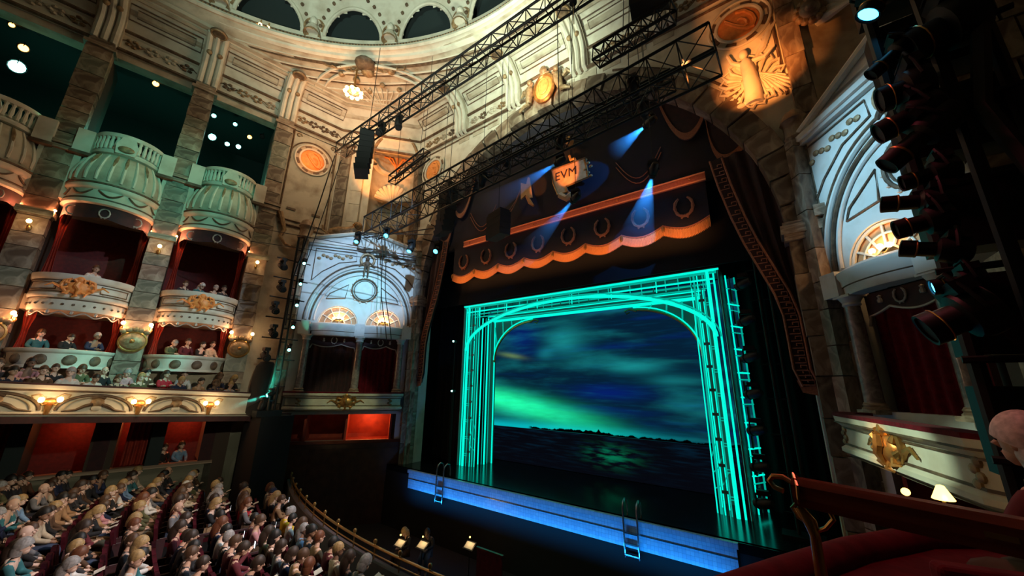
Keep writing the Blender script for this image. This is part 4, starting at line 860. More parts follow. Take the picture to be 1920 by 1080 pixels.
# pool edge along the stage front
M_TILE = mat('blue_white_pool_tile', (.42, .55, .70), .25)
nt = M_TILE.node_tree; tc = nt.nodes.new('ShaderNodeTexCoord'); br = nt.nodes.new('ShaderNodeTexBrick'); br.offset = 0; br.inputs['Scale'].default_value = 9; br.inputs['Mortar Size'].default_value = .025; br.inputs['Brick Width'].default_value = 1; br.inputs['Row Height'].default_value = 1
br.inputs['Color1'].default_value = (.42, .52, .66, 1); br.inputs['Color2'].default_value = (.30, .42, .60, 1); br.inputs['Mortar'].default_value = (.16, .22, .32, 1)
mp = nt.nodes.new('ShaderNodeMapping'); mp.inputs['Rotation'].default_value = (PI/2, 0, 0); nt.links.new(tc.outputs['Object'], mp.inputs[0]); nt.links.new(mp.outputs[0], br.inputs[0]); nt.links.new(br.outputs[0], nt.nodes['Principled BSDF'].inputs['Base Color'])
t = thing('pool_edge', 'blue lit tiled pool wall running along the stage front', 'stage set', Matrix.Translation((-8.55, 12.72, -4.8)))
MB().bx(-6.85, 6.85, 0, .08, 0, .66).obj('tiled_wall', M_TILE, t); MB().bx(-6.9, 6.9, -.05, .10, .66, .80).obj('coping', M_TILE, t); MB().bx(-6.85, 6.85, -.02, .0, .40, .43).obj('tile_band', M_STEEL, t)
S(MB().bx(-18, 3, 12.8, 13.0, -6.9, -4.25).bx(-18, 3, 12.82, 12.95, -6.9, -4.0).obj('wall_stage_front', M_BLKC))
for (x, lab) in ((-13.15, 'steel pool ladder hooked over the stage edge by the far portal leg'), (-4.55, 'steel pool ladder hooked over the stage edge by the near portal leg')):
    t = thing('pool_ladder', lab, 'ladder', Matrix.Translation((x, 12.64, -5.05)), 'pool ladders')
    for s in (-1, 1): MB().tube([(s*.22, .0, 0), (s*.22, 0, 1.35), (s*.22, .06, 1.50), (s*.22, .2, 1.58), (s*.22, .36, 1.52), (s*.22, .42, 1.36), (s*.22, .42, 1.06)], .03, 8).obj('rail', M_STEEL, t, None, True)
    for z in (.08, .38, .68): block('step', t, (0, .0, z), (.42, .10, .04), M_STEEL)
# ---------------------------------------------------------------- house curtain, pelmet and tabs inside the arch (y = 14)
FC = Matrix.Translation((CX, 14.0, 0))
M_NAVY = mat('dark_plum_cloth', (.007, .0035, .013), .85, col2=(.005, .0025, .009), scale=3, sheen=.15)
t = thing('house_pelmet', 'dark plum upper pelmet filling the proscenium arch with braided swags', 'curtain', FC)
up = [(8.9*math.cos(PI*i/40), 4.7+9.2*math.sin(PI*i/40)) for i in range(4, 37)]
MB().prism(up+[(-7.3, 7.6), (7.3, 7.6)], .12, .16).obj('cloth', M_NAVY, t)
for s in (-1, 1):
    for (a, b, c) in (((5.15, 12.05), (5.95, 9.65), (6.86, 10.35)), ((6.86, 10.35), (7.10, 8.25), (8.0, 8.5))):
        pts = []
        for i in range(17):
            u = i/16; w0, w1, w2 = (1-u)**2, 2*u*(1-u), u*u; bb = (2*b[0]-.5*a[0]-.5*c[0], 2*b[1]-.5*a[1]-.5*c[1])
            pts.append((s*(w0*a[0]+w1*bb[0]+w2*c[0]), w0*a[1]+w1*bb[1]+w2*c[1]))
        MB().prism([(p[0], p[1]) for p in pts]+[(s*a[0]+s*(c[0]-a[0])*.75, c[1]+2.2), (s*a[0], a[1]+.8)], .0, .05).obj('swag_cloth', M_VELV, t)
        n_ = len(pts); MB().prism(pts+[(p[0]+s*.02, p[1]+.30) for p in pts[::-1]], -.05, .03).obj('swag_braid', M_BRAID, t)
for s, x0 in ((-1, -3.6), (1, 3.2)):
    for k in range(2): MB().tube([(x0+s*(i*.16), .08, 9.7-.25*k-1.1*math.sin(PI*i/12)) for i in range(13)], .02, 5).obj('cord', M_BRAID, t, None, True)
t = thing('fringed_valance', 'dark valance of eight scallops with gold wreaths and fringe', 'curtain', FC @ Matrix.Translation((0, 0, 5.55)))
for k in range(8):
    xc = -5.74+1.64*k; n_ = 16
    lo = [(xc-.82+1.64*i/n_, .52-.26*math.sin(PI*i/n_)) for i in range(n_+1)]
    MB().prism([(xc-.82, 2.0), (xc+.82, 2.0)]+lo[::-1], -.02, .02).obj('scallop', M_NAVY, t)
    MB().prism([(p[0], p[1]+.09) for p in lo]+[(p[0], p[1]+.04) for p in lo[::-1]], -.05, .0).obj('braid_line', M_BRAID, t)
    vs_ = []; fs = []; fn = 64
    for i in range(fn+1):
        u = i/fn; x = xc-.82+1.64*u; z = .52-.26*math.sin(PI*u); y = -.03+(.02 if i % 2 else -.02); vs_ += [(x, y, z+.03), (x, y*1.6, z-.34-(.03 if i % 2 else 0))]
    fs = [(2*i, 2*i+1, 2*i+3, 2*i+2) for i in range(fn)]
    MB().add(vs_, fs).obj('fringe', M_FRINGE, t)
    wreath(t, (xc, -.06, 1.18), .40, M_BRAID)
    MB().ell((xc-.82, -.07, .42), (.07, .06, .14), 8, 6).obj('tassel', M_GOLD, t, None, True)
t = thing('valance_rail', 'long coppery red lit batten with rosettes above the wreath valance', 'rail', FC @ Matrix.Translation((0, -.12, 7.55)))
MB().bx(-5.75, 6.6, 0, .08, 0, .34).obj('board', M_BRAID, t); MB().bx(-5.75, 6.6, -.03, .0, .0, .05).bx(-5.75, 6.6, -.03, 0, .29, .34).obj('edge', M_FRINGE, t)
for k in range(9): MB().ell((-5.3+1.42*k, -.03, .17), .05, 8, 6).obj('rosette', M_GOLD, t, None, True)
for s, lab in ((-1, 'by the shell niche corner'), (1, 'by the stone pier near the lighting tower')):
    t = thing('tab_curtain', 'swept maroon side curtain with Greek key border %s' % lab, 'curtain', FC @ Matrix.Translation((0, -.2, .3)), 'side curtains with Greek key border')
    K_ = [(6.80, 8.1), (6.95, 7.0), (7.2, 5.7), (7.45, 4.7), (7.75, 3.75), (8.02, 2.9), (8.15, 2.2), (8.16, 1.4), (8.16, .6), (8.3, .1)]
    cur = []
    for i in range(len(K_)-1):
        for j in range(4): u = j/4; cur.append((K_[i][0]+u*(K_[i+1][0]-K_[i][0]), K_[i][1]+u*(K_[i+1][1]-K_[i][1])))
    cur.append(K_[-1])
    MB().grid(lambda u, v: (lambda p: (s*(p[0]*(1-u)+8.75*u), .06*math.sin(u*26), p[1]-.3+.3*u*(1-v)))(cur[min(len(cur)-1, int(v*(len(cur)-1)))]), 30, len(cur)-1).obj('cloth', M_VELV, t, None, True)
    wd = .46
    MB().prism([(s*p[0], p[1]-.3) for p in cur]+[(s*(p[0]+wd), p[1]-.22) for p in cur[::-1]], -.10, -.07).obj('border', M_VELV, t)
    for off in (.02, wd-.05): MB().tube([(s*(p[0]+off), -.11, p[1]-.28) for p in cur], .035, 5).obj('border_line', M_BRAID, t, None, True)
    for k in range(1, 34):                                  # Greek key hooks
        f_ = k/34*(len(cur)-1); i = min(len(cur)-2, int(f_)); u = f_-i; px_ = cur[i][0]+u*(cur[i+1][0]-cur[i][0]); pz = cur[i][1]+u*(cur[i+1][1]-cur[i][1])-.28
        x0 = px_+.08; pts = [(x0, pz-.09), (x0+.26, pz-.09), (x0+.26, pz+.05), (x0+.12, pz+.05), (x0+.12, pz-.02)]
        MB().tube([(s*a, -.12, b) for a, b in pts], .02, 4).obj('greek_key', M_BRAID, t)
    MB().prism([(s*8.3, -.35), (s*8.75, -.45), (s*8.75, -.1), (s*8.2, .0)], -.1, -.06).obj('hem', M_BRAID, t)
# heraldic sign on the curtain
FG = Matrix.Translation((CX, 13.8, 0))
def sgn(u, v): p = lp(FG, u, v); return (p.x, p.z)
t = thing('crest_sign', 'orange lit heraldic board lettered EVM hanging in the proscenium arch', 'sign', FG)
q = [sgn(1035, 320), sgn(1098, 297), sgn(1104, 332), sgn(1062, 350), sgn(1066, 360), sgn(1046, 366), sgn(1038, 345)]
MB().prism(q, -.03, .05).obj('board', M_GILTB, t)
MB().tube([(p[0], -.05, p[1]) for p in q], .035, 6, True).obj('frame', M_GOLD, t, None, True)
cv = bpy.data.curves.new('lettering', 'FONT'); cv.body = 'EVM'; cv.size = .62; cv.extrude = .01; cv.space_character = 1.05
to = bpy.data.objects.new('tmp_text', cv); COL.objects.link(to); dg = bpy.context.evaluated_depsgraph_get(); me = bpy.data.meshes.new_from_object(to.evaluated_get(dg)); bpy.data.objects.remove(to)
me.materials.clear(); me.materials.append(mat('dark_lettering', (.05, .012, .008), .7)); a_ = Vector((*sgn(1041, 341), 0)); b_ = Vector((*sgn(1095, 322), 0)); ang = math.atan2(b_.y-a_.y, b_.x-a_.x)
inst('lettering', me, t, Matrix.Translation((a_.x, -.05, a_.y)) @ Matrix.Rotation(-ang, 4, 'Y') @ Matrix.Rotation(PI/2, 4, 'X'))
for k in range(6):
    p = sgn(1098+5*(k % 3), 300+6*k); MB().ell((p[0], -.02, p[1]), (.10, .05, .07), 8, 5).obj('leaf', M_GOLD, t, None, True)
def ribbon(pts, w, name='ribbon'):
    P_ = [sgn(*p) for p in pts]; MB().tube([(p[0], .0, p[1]) for p in P_], w, 6).obj(name, M_GILTB, t, None, True)
ribbon([(1068, 292), (1070, 300), (1077, 297), (1080, 303)], .07); ribbon([(1050, 366), (1062, 372), (1072, 364)], .16); ribbon([(1064, 262), (1070, 268)], .20, 'crown_piece'); ribbon([(1050, 258), (1056, 256)], .12, 'crown_piece'); ribbon([(1028, 262), (1030, 264)], .07, 'crown_piece')
t = thing('ribbon_banner', 'orange lit carved ribbon banner hanging beside the EVM board', 'ornament', FG)
MB().prism([sgn(977, 343), sgn(987, 346), sgn(990, 333), sgn(993, 333), sgn(998, 370), sgn(990, 372), sgn(986, 366), sgn(977, 374)], -.03, .05).obj('banner', M_GILTB, t)
P_ = [sgn(*p) for p in ((988, 368), (994, 380), (1000, 386))]; MB().tube([(p[0], 0, p[1]) for p in P_], [.08, .11, .06], 6).obj('tail', M_ORANGE, t, None, True)
for k in range(2): P_ = [sgn(*p) for p in ((976, 355+4*k), (968, 375+3*k), (955+4*k, 395), (948+4*k, 405))]; MB().tube([(p[0], 0, p[1]) for p in P_], .025, 5).obj('cord', M_BRAID, t, None, True)
# ---------------------------------------------------------------- plaster reliefs on the walls
def medallion(F, c, r, label):
    t = thing('medallion', label, 'ornament', F @ Matrix.Translation((c[0], 0, c[1])), 'orange lit medallions')
    MB().ell((0, -.02, 0), (r*.66, .07, r*.66), 28, 6).obj('disc', M_ORANGE, t, None, True)
    MB().tube(ring_pts((0, 0), r*.70, 32, -.06)[:-1], r*.06, 7, True).obj('inner_rim', M_PLAS2, t, None, True); MB().tube(ring_pts((0, 0), r*.95, 32, -.05)[:-1], r*.05, 7, True).obj('outer_rim', M_PLAS2, t, None, True)
    for k in range(8):
        a = 2*PI*(k+.5)/8; MB().prism([(r*q1*math.cos(a+q2), r*q1*math.sin(a+q2)) for q1, q2 in ((.76, -.2), (.89, -.2), (.89, .2), (.76, .2))], -.05, .0).obj('rim_panel', M_GLAZE, t)
    MB().tube([(r*.5*math.sin(1.5*q)*(.4+q/9), -.09, r*.5*math.cos(2*q)*(.3+q/9)) for q in [i*.35 for i in range(19)]], r*.06, 5).obj('monogram', M_ORANGE, t, None, True)
medallion(FL, (22.72, 13.05), 1.0, 'round orange lit medallion on the cream panel left of the niche')
medallion(FWD, (8.40, 13.3), 1.05, 'round orange lit medallion above the relief figure')
medallion(FWD, (-8.40, 13.3), 1.05, 'round orange lit medallion above the arch by the niche')
t = thing('relief_figure', 'orange lit plaster relief of a winged robed figure beside the arch', 'sculpture', FWD @ Matrix.Translation((8.45, -.05, 9.6)))
MB().tube([(0, 0, .05), (.02, -.05, .7), (.0, -.08, 1.3), (-.05, -.1, 1.75), (-.05, -.1, 1.95)], [.30, .27, .22, .20, .09], 12).ell((-.08, -.15, 2.12), (.15, .16, .19), 12, 8).tube([(-.2, -.1, 1.75), (-.45, -.2, 1.9), (-.55, -.2, 2.3)], [.10, .08, .06], 7).tube([(.15, -.1, 1.75), (.5, -.2, 1.65), (.75, -.2, 1.9)], [.10, .08, .06], 7).obj('figure', M_PLAS2, t, None, True)
for k in range(11):
    a = -1.2+.22*k; MB().tube([(.15, .0, 1.3), (.15+.5*math.sin(a+.6), -.05, 1.1-.5*math.cos(a)*.9), (.15+.95*math.sin(a+.6), -.02, 1.0-.95*math.cos(a))], [.06, .09, .03], 6).obj('drapery_fold', M_PLAS2, t, None, True)
for k in range(18): a = 2*PI*k/18; MB().tube([(.35*math.cos(a), .0, .9+.45*math.sin(a)), (.75*math.cos(a+.25), -.06, .95+.85*math.sin(a+.25)), (.98*math.cos(a+.1), -.02, 1.0+1.1*math.sin(a+.1)), (.86*math.cos(a-.12), -.05, 1.0+1.0*math.sin(a-.12))], [.04, .075, .05, .03], 6).obj('acanthus_scroll', M_PLAS2, t, None, True)
for k in range(6): MB().tube([(.2, .02, 1.8), (.55+.05*k, 0, 2.2+.12*k), (.5+.10*k, .02, 2.6+.1*k)], [.08, .09, .04], 6).obj('wing_feather', M_PLAS2, t, None, True)
for k in range(4): MB().ell((-.4+.2*k, -.06, .1+.05*(k % 2)), (.16, .10, .12), 8, 6).obj('base_scroll', M_PLAS2, t, None, True)
t = thing('lion_mask', 'dark carved lion mask on the pier beside the orange medallion', 'sculpture', FWD @ Matrix.Translation((10.3, -.45, 12.1)))
MB().ell((0, 0, 0), (.30, .26, .36), 12, 8).ell((0, -.24, -.10), (.16, .14, .13), 10, 6).obj('head', M_STONE, t, None, True)
m = MB()
for k in range(12): a = 2*PI*k/12; m.ell((.33*math.cos(a), .02, .40*math.sin(a)), (.13, .12, .13), 7, 5)
m.obj('mane', M_ORN, t, None, True)
t = thing('keystone_cartouche', 'orange oval cartouche with cherubs on the crown of the arch', 'sculpture', FWD @ Matrix.Translation((.08, -.35, 14.75)))
MB().ell((0, 0, 0), (.52, .16, .72), 18, 10).obj('oval', M_ORANGE, t, None, True); MB().tube(ring_pts((0, 0), .56, 24, -.02, rz=.78)[:-1], .09, 7, True).obj('rim', M_GOLD, t, None, True); MB().tube(ring_pts((0, 0), .3, 20, -.14, rz=.45)[:-1], .04, 6, True).obj('inner_ring', M_ORANGE, t, None, True)
MB().ell((0, -.05, 1.05), (.22, .2, .26), 10, 8).ell((0, .0, .85), (.34, .15, .12), 10, 6).obj('crown', M_ORN, t, None, True)
for s in (-1, 1):
    MB().tube([(s*.95, 0, -.5), (s*.85, -.08, -.05), (s*.8, -.1, .3), (s*.78, -.1, .45)], [.16, .22, .2, .09], 9).ell((s*.78, -.15, .62), .16, 10, 8).tube([(s*.78, -.1, .3), (s*.6, -.2, .5)], .07, 6).tube([(s*.95, 0, -.5), (s*1.2, -.1, -.65), (s*1.5, -.05, -.8)], [.13, .1, .06], 7).obj('cherub', M_ORN, t, None, True)
    MB().tube([(s*.95, .1, .2), (s*1.3, .08, .45), (s*1.5, .1, .2)], [.08, .14, .04], 6).obj('cherub_wing', M_ORN, t, None, True)
# busts on the ceiling ring, ring lamps, hanging chandelier
for k, b in enumerate((-1, 0, 1, 2, 3)):
    a = A0+2*PI*b/NB; p = Vector((CX+(RR-.25)*math.cos(a), CY+(RR-.25)*math.sin(a), 17.9))
    t = thing('ceiling_bust', 'plaster bust on the ceiling ring, %s one counted from the arch crown' % nm[k], 'sculpture', Matrix.Translation(p) @ Matrix.Rotation(a-PI/2, 4, 'Z'), 'busts on the ceiling ring')
    MB().lathe([(.42, 0), (.40, .1), (.3, .16), (.3, .3)], 12).obj('plinth', M_ORN, t, None, True)
    MB().tube([(0, 0, .25), (0, 0, .5), (0, 0, .7)], [.36, .28, .13], 10).ell((0, -.03, .88), (.19, .21, .25), 12, 8).ell((0, -.22, .86), (.04, .05, .06), 6, 5).obj('bust', M_PLAS2, t, None, True)
    MB().tube([(.46*math.cos(q), .12, .72+.50*math.sin(q)) for q in [-.5+.2*i for i in range(22)]], .08, 7).obj('frame', M_ORN, t, None, True)
for i, (u, v) in enumerate(((488, 46), (503, 52))):
    p = onax(u, v, 2, 17.75); t = thing('ring_lamp', ('brighter', 'dimmer')[i] + ' warm lamp of a pair on the ceiling ring', 'lamp', Matrix.Translation(p), 'lamps on the ceiling ring')
    MB().ell((0, 0, 0), .09, 10, 6).obj('bulb', E_WARM, t, None, True); MB().tube([(0, 0, .08), (0, 0, .3)], .03, 6).obj('stem', M_BRASS, t)
pc = onax(663, 172, 2, 15.6); t = thing('cluster_chandelier', 'chandelier ring of glowing globe bulbs hanging below the ceiling ring', 'chandelier', Matrix.Translation(pc))
MB().tube([(.42*math.cos(a), .42*math.sin(a), 0) for a in [2*PI*i/24 for i in range(24)]], .05, 7, True).obj('hoop', M_BRASS, t, None, True); MB().lathe([(0, -.1), (.2, -.06), (.3, .02), (.12, .12), (.05, .4), (.04, 1.7)], 12).obj('stem', M_BRASS, t, None, True)
for k in range(9): a = 2*PI*k/9; MB().ell((.42*math.cos(a), .42*math.sin(a), -.08), .105, 10, 8).obj('globe', E_WARM, t, None, True)
point('chandelier_light', pc+Vector((0, 0, -.3)), WARM, 420, .3)
# ---------------------------------------------------------------- rig: trusses, lanterns, loudspeakers, cables
def truss(label, A, B, w, h, nb, name='lighting_truss'):
    A = Vector(A); B = Vector(B); d = (B-A).normalized(); side = d.cross(Vector((0, 0, 1))).normalized(); upv = side.cross(d)
    t = thing(name, label, 'truss', None, 'lighting trusses'); L = (B-A).length
    c = [(side*(a*w/2)+upv*(b*h/2)) for a, b in ((-1, -1), (1, -1), (1, 1), (-1, 1))]
    for k in range(4): bar('chord', t, A+c[k], B+c[k], .045, M_BLK, 8)
    for i in range(nb+1):
        p = A+d*(L*i/nb)
        for k in range(4): bar('strut', t, p+c[k], p+c[(k+1) % 4], .02, M_BLK)
        if i < nb:
            q = A+d*(L*(i+1)/nb)
            for k in range(4):
                a, b = (k, (k+1) % 4) if i % 2 else ((k+1) % 4, k); bar('brace', t, p+c[a], q+c[b], .018, M_BLK)
    return t
T1A = onax(640, 282, 1, 8.0); T1B = Vector((2.2, 8.0, T1A.z+.12))
truss('long black box truss hung under the ceiling over the stalls', T1A, T1B, .6, .6, 26)
T2A = onax(696, 428, 1, 10.2); T2B = onax(1342, 92, 1, 9.6)
truss('heavy black box truss hung across the proscenium arch', T2A, T2B, .95, 1.0, 20)
truss('second black truss hung close above the plum pelmet', onax(800, 372, 1, 11.2), onax(1262, 150, 1, 11.0), .5, .5, 18)
truss('short black truss crossing below the reeded ceiling brackets', onax(1118, 108, 1, 8.8), onax(1262, 22, 1, 8.4), .4, .45, 6)
tn_ = truss('small black truss hung in front of the shell niche', onax(735, 338, 1, 10.3), onax(800, 288, 1, 10.0), .4, .4, 4)
for q in (onax(742, 332, 1, 10.3), onax(794, 293, 1, 10.0)): bar('suspension_wire', tn_, q, (q.x, q.y, 17.2), .012, M_BLK)
def pipe(label, pts, r=.03, name='rigging_pipe', cat='pipe', g='rigging pipes', mt=None): return tag(MB().tube(pts, r, 6).obj(name, mt or M_BLK, None, None, True), label, cat, g)
pipe('black pipe running from the niche truss to the proscenium', [onax(640, 452, 1, 10.6), onax(812, 428, 1, 11.0)])
pipe('black pipe hung under the heavy truss by the niche', [onax(660, 436, 1, 10.5), onax(810, 440, 1, 10.9)])
pipe('thin wire stretched across the stage box pediment', [onax(470, 425, 0, -18.5), onax(815, 488, 1, 11.5)], .015, 'wire', 'wire', 'wires')
pipe('thin wire stretched below the pediment wire', [onax(470, 452, 0, -18.5), onax(800, 500, 1, 11.5)], .015, 'wire', 'wire', 'wires')
for k, (a, b) in enumerate((((712, 425), (722, 640)), ((718, 425), (731, 640)))):
    A = onax(*a, 1, 10.2); pts = [onax(a[0]+(b[0]-a[0])*i/8+3*math.sin(i), a[1]+(b[1]-a[1])*i/8, 1, 10.4) for i in range(9)]
    pipe('black cable hanging in front of the inner stage box bay, %s' % ('shorter loop', 'longer loop')[k], pts, .022, 'cable', 'cable', 'hanging cables')
pipe('black rope sloping from the truss end down to the light tower', [onax(628, 292, 1, 8.0), onax(596, 390, 0, -17.6), onax(550, 520, 0, -18.0), onax(535, 610, 0, -18.2)], .03, 'rope', 'rope', 'ropes')
pipe('thin rope hanging beside the light tower rope', [onax(640, 300, 1, 8.0), onax(610, 390, 0, -17.6), onax(565, 520, 0, -18.0)], .02, 'rope', 'rope', 'ropes')
for k, (u, v0, v1, y) in enumerate(((1074, -30, 120, 9.8), (1180, -30, 150, 9.6), (1170, -30, 60, 9.6))):
    pipe('suspension wire dropping to a truss, %s one along the rig' % nm[k], [onax(u, v0, 1, y), onax(u-2, v1, 1, y)], .014, 'suspension_wire', 'wire', 'suspension wires')
# lantern models: built once, copied
def moving_head_parts():
    P = {}
    P['base'] = MB().bx(-.17, .17, -.12, .12, .0, .14).mesh('base', M_BLK)
    P['yoke'] = MB().bx(-.22, -.18, -.05, .05, -.34, .02).bx(.18, .22, -.05, .05, -.34, .02).bx(-.22, .22, -.06, .06, -.02, .03).mesh('yoke', M_BLK)
    P['head'] = MB().lathe([(0, -.30), (.10, -.29), (.14, -.22), (.165, -.05), (.165, .12), (.13, .18), (.14, .30), (.12, .31)], 14).mesh('head', M_BLK, True)
    P['ring'] = MB().lathe([(.145, .16), (.172, .17), (.172, .2), (.14, .21)], 14).mesh('ring', M_SPK, True)
    P['lens'] = MB().lathe([(0, .30), (.115, .295)], 14).mesh('lens', E_BLUE, True)
    return P
MH = moving_head_parts(); LASTH = ['']
def moving_head(label, loc, aim, s=1.0, lens=None, group='moving head lights', hang=1):
    loc = Vector(loc); t = thing('moving_light', label, 'stage light', Matrix.Translation(loc) @ Matrix.Scale(s, 4), group)
    LASTH[0] = t.name
    fl = Matrix.Identity(4) if hang > 0 else Matrix.Rotation(PI, 4, 'X')
    inst('base', MH['base'], t, fl); inst('yoke', MH['yoke'], t, fl)
    d = (Vector(aim)-loc).normalized(); H = Matrix.Translation((0, 0, -.26*hang)) @ d.to_track_quat('Z', 'Y').to_matrix().to_4x4()
    h = inst('head', MH['head'], t, H); inst('ring', MH['ring'], h); inst('lens', MH['lens'], h, None, lens or M_SPK)
    return loc+Vector((0, 0, -.26*hang*s))+d*.32*s, d
def haze_cone(name, A, B, r0, r1, dens, label):            # haze shaped as a beam; its fading light is put into the density
    L = (B-A).length; mm = bpy.data.materials.new('light_haze'); mm.use_nodes = True; nt = mm.node_tree; nt.nodes.clear()
    v = nt.nodes.new('ShaderNodeVolumeScatter'); v.inputs['Anisotropy'].default_value = .1; o_ = nt.nodes.new('ShaderNodeOutputMaterial'); nt.links.new(v.outputs[0], o_.inputs['Volume'])
    tc = nt.nodes.new('ShaderNodeTexCoord'); sp = nt.nodes.new('ShaderNodeSeparateXYZ'); nt.links.new(tc.outputs['Object'], sp.inputs[0])
    mr = nt.nodes.new('ShaderNodeMapRange'); nt.links.new(sp.outputs[2], mr.inputs[0]); mr.inputs[1].default_value = 0; mr.inputs[2].default_value = L; mr.inputs[3].default_value = dens; mr.inputs[4].default_value = 0; nt.links.new(mr.outputs[0], v.inputs['Density'])
    F_ = Matrix.Translation(A) @ (B-A).to_track_quat('Z', 'Y').to_matrix().to_4x4()
    return tag(MB().tube([(0, 0, 0), (0, 0, L)], [r0, r1], 24).obj(name, mm, None, F_), label, 'haze', 'light beams in the haze', 'stuff')
tgt = Vector((-8, 6, -5))
def beam(px0, px1, y0, y1, r1, e, col, lens, label, hl, dens=.9, yaxis=1, s=.9):
    A = onax(*px0, yaxis, y0); B = onax(*px1, yaxis, y1); d = (B-A).normalized()
    moving_head(label, A-d*.32*s+Vector((0, 0, .26*s)), A-d*.32*s+Vector((0, 0, .26*s))+d*50, s, lens)
    if yaxis == 1: bar('hanging_wire', bpy.data.objects[LASTH[0]], (0, 0, .1), (0, 0, (17.3-A.z)/s-.5), .014, M_BLK)
    L = (B-A).length; ext = L; haze_cone('light_beam', A+d*.04, A+d*ext, .06, r1*ext/L, dens, hl)
    spot('beam_lamp', A+d*.02, B, col, e, math.degrees(2*math.atan(r1/L))*1.05, .15, .04)
beam((1208, 238), (1150, 286), 12.2, 13.0, .42, 900, (.025, .28, 1), E_BLUE, 'moving light with blue lens throwing a beam past the first swag', 'blue haze beam below the first swag')
beam((1041, 308), (905, 392), 12.0, 13.4, .75, 900, (.025, .28, 1), E_BLUE, 'moving light with blue lens at the corner of the EVM board', 'blue haze beam beside the ribbon banner')
beam((1072, 379), (994, 466), 12.0, 13.6, .55, 800, (.025, .28, 1), E_BLUE, 'moving light with blue lens below the EVM board', 'blue haze beam crossing the coppery batten')
beam((1222, 333), (1195, 436), 12.0, 13.7, .68, 900, (.025, .28, 1), E_BLUE, 'moving light with blue lens above the seventh wreath', 'blue haze beam over the seventh wreath')
beam((498, 748), (562, 630), -18.3, -18.7, .75, 1500, (.05, 1, .65), E_TEAL, 'moving light with teal lens at the end of the circle front', 'teal haze beam rising beside the stage box', .3, 0, .8)
beam((500, 742), (424, 772), -18.2, -18.0, .25, 900, (.05, 1, .8), E_TEAL, 'moving light with teal lens pointing along the circle front', 'teal haze beam along the end of the circle front', .6, 0, .6)
stg = (-8, 14, 0)
for (u, v, y, au, av, ay, ls, lab) in ((672, 440, 10.3, 655, 470, 9.6, E_BLUE, 'black moving light with cyan lens under the niche end of the heavy truss'), (772, 455, 10.9, 752, 490, 10.3, E_BLUE, 'black moving light with cyan lens at the inner stage box bay'), (822, 458, 11.2, 808, 470, 10.6, E_BLUE, 'small black moving light with cyan lens at the curtain edge'), (725, 432, 10.6, 722, 442, 9.8, E_BLUE, 'black moving light with tiny cyan lens beside the hanging cable'),
        (748, 222, 8.0, 748, 262, 8.0, None, 'unlit black moving light hung on the long truss above the niche'), (716, 236, 8.0, 700, 250, 7.6, None, 'unlit black moving light beside the line array'), (1050, 255, 11.0, 1040, 300, 11.4, None, 'unlit black moving light above the EVM board'), (1185, 150, 9.9, 1200, 190, 10.4, None, 'unlit black moving light under the heavy truss near its open end'), (1205, 195, 10.9, 1218, 225, 11.4, None, 'unlit black moving light above the first swag'), (950, 290, 11.1, 945, 320, 11.4, None, 'unlit black moving light over the ribbon banner'), (905, 330, 11.2, 900, 350, 11.6, None, 'unlit black moving light over the loudspeaker by the arch')):
    moving_head(lab, onax(u, v, 1, y), onax(au, av, 1, ay), 1.0, ls)
    if y > 10.8: bar('hanging_wire', bpy.data.objects[LASTH[0]], (0, 0, .1), (0, 0, 17.2-onax(u, v, 1, y).z), .012, M_BLK)
# loudspeakers
def line_array(label, A, n_, w, d, h, yaw, splay=.03):
    t = thing('line_array', label, 'loudspeaker', Matrix.Translation(A) @ Matrix.Rotation(yaw, 4, 'Z'), 'hanging loudspeakers')
    M = Matrix.Identity(4)
    block('fly_frame', t, (0, 0, .06), (w*.9, d*.9, .08), M_BLK); bar('fly_wire', t, (0, 0, .08), (0, 0, max(.7, 16.9-A.z)), .016, M_BLK)
    for k in range(n_):
        block('cabinet', t, (0, -.02*k*k*splay*4, -h*(k+.5)), (w, d, h-.015), M_SPK, Matrix.Rotation(splay*k, 4, 'X'))
line_array('tall black line array hanging from the end of the long truss', onax(690, 255, 1, 7.9), 7, .95, .6, .30, -.6)
line_array('dark line array hanging against the arch beside the curtain', onax(842, 350, 1, 11.6), 9, .95, .6, .30, -.3)
line_array('black loudspeaker cluster hanging over the valance wreaths', onax(935, 402, 1, 12.2), 4, 1.15, .6, .30, -.3)
line_array('black loudspeaker cluster hanging above the short truss', onax(1212, -38, 1, 8.4), 4, 1.0, .6, .26, .2)
t = thing('hanging_tube', 'black cylindrical can hanging above the long truss', 'stage light', Matrix.Translation(onax(1074, -10, 1, 8.0)))
MB().lathe([(0, .6), (.12, .6), (.12, -.35), (.1, -.36), (0, -.36)], 14).obj('tube', M_BLK, t, None, True); MB().lathe([(.125, -.05), (.13, -.02), (.125, .01)], 14).obj('clamp_band', M_SPK, t, None, True); bar('rod', t, (0, 0, -.36), (0, 0, -1.2), .014, M_BRASS)
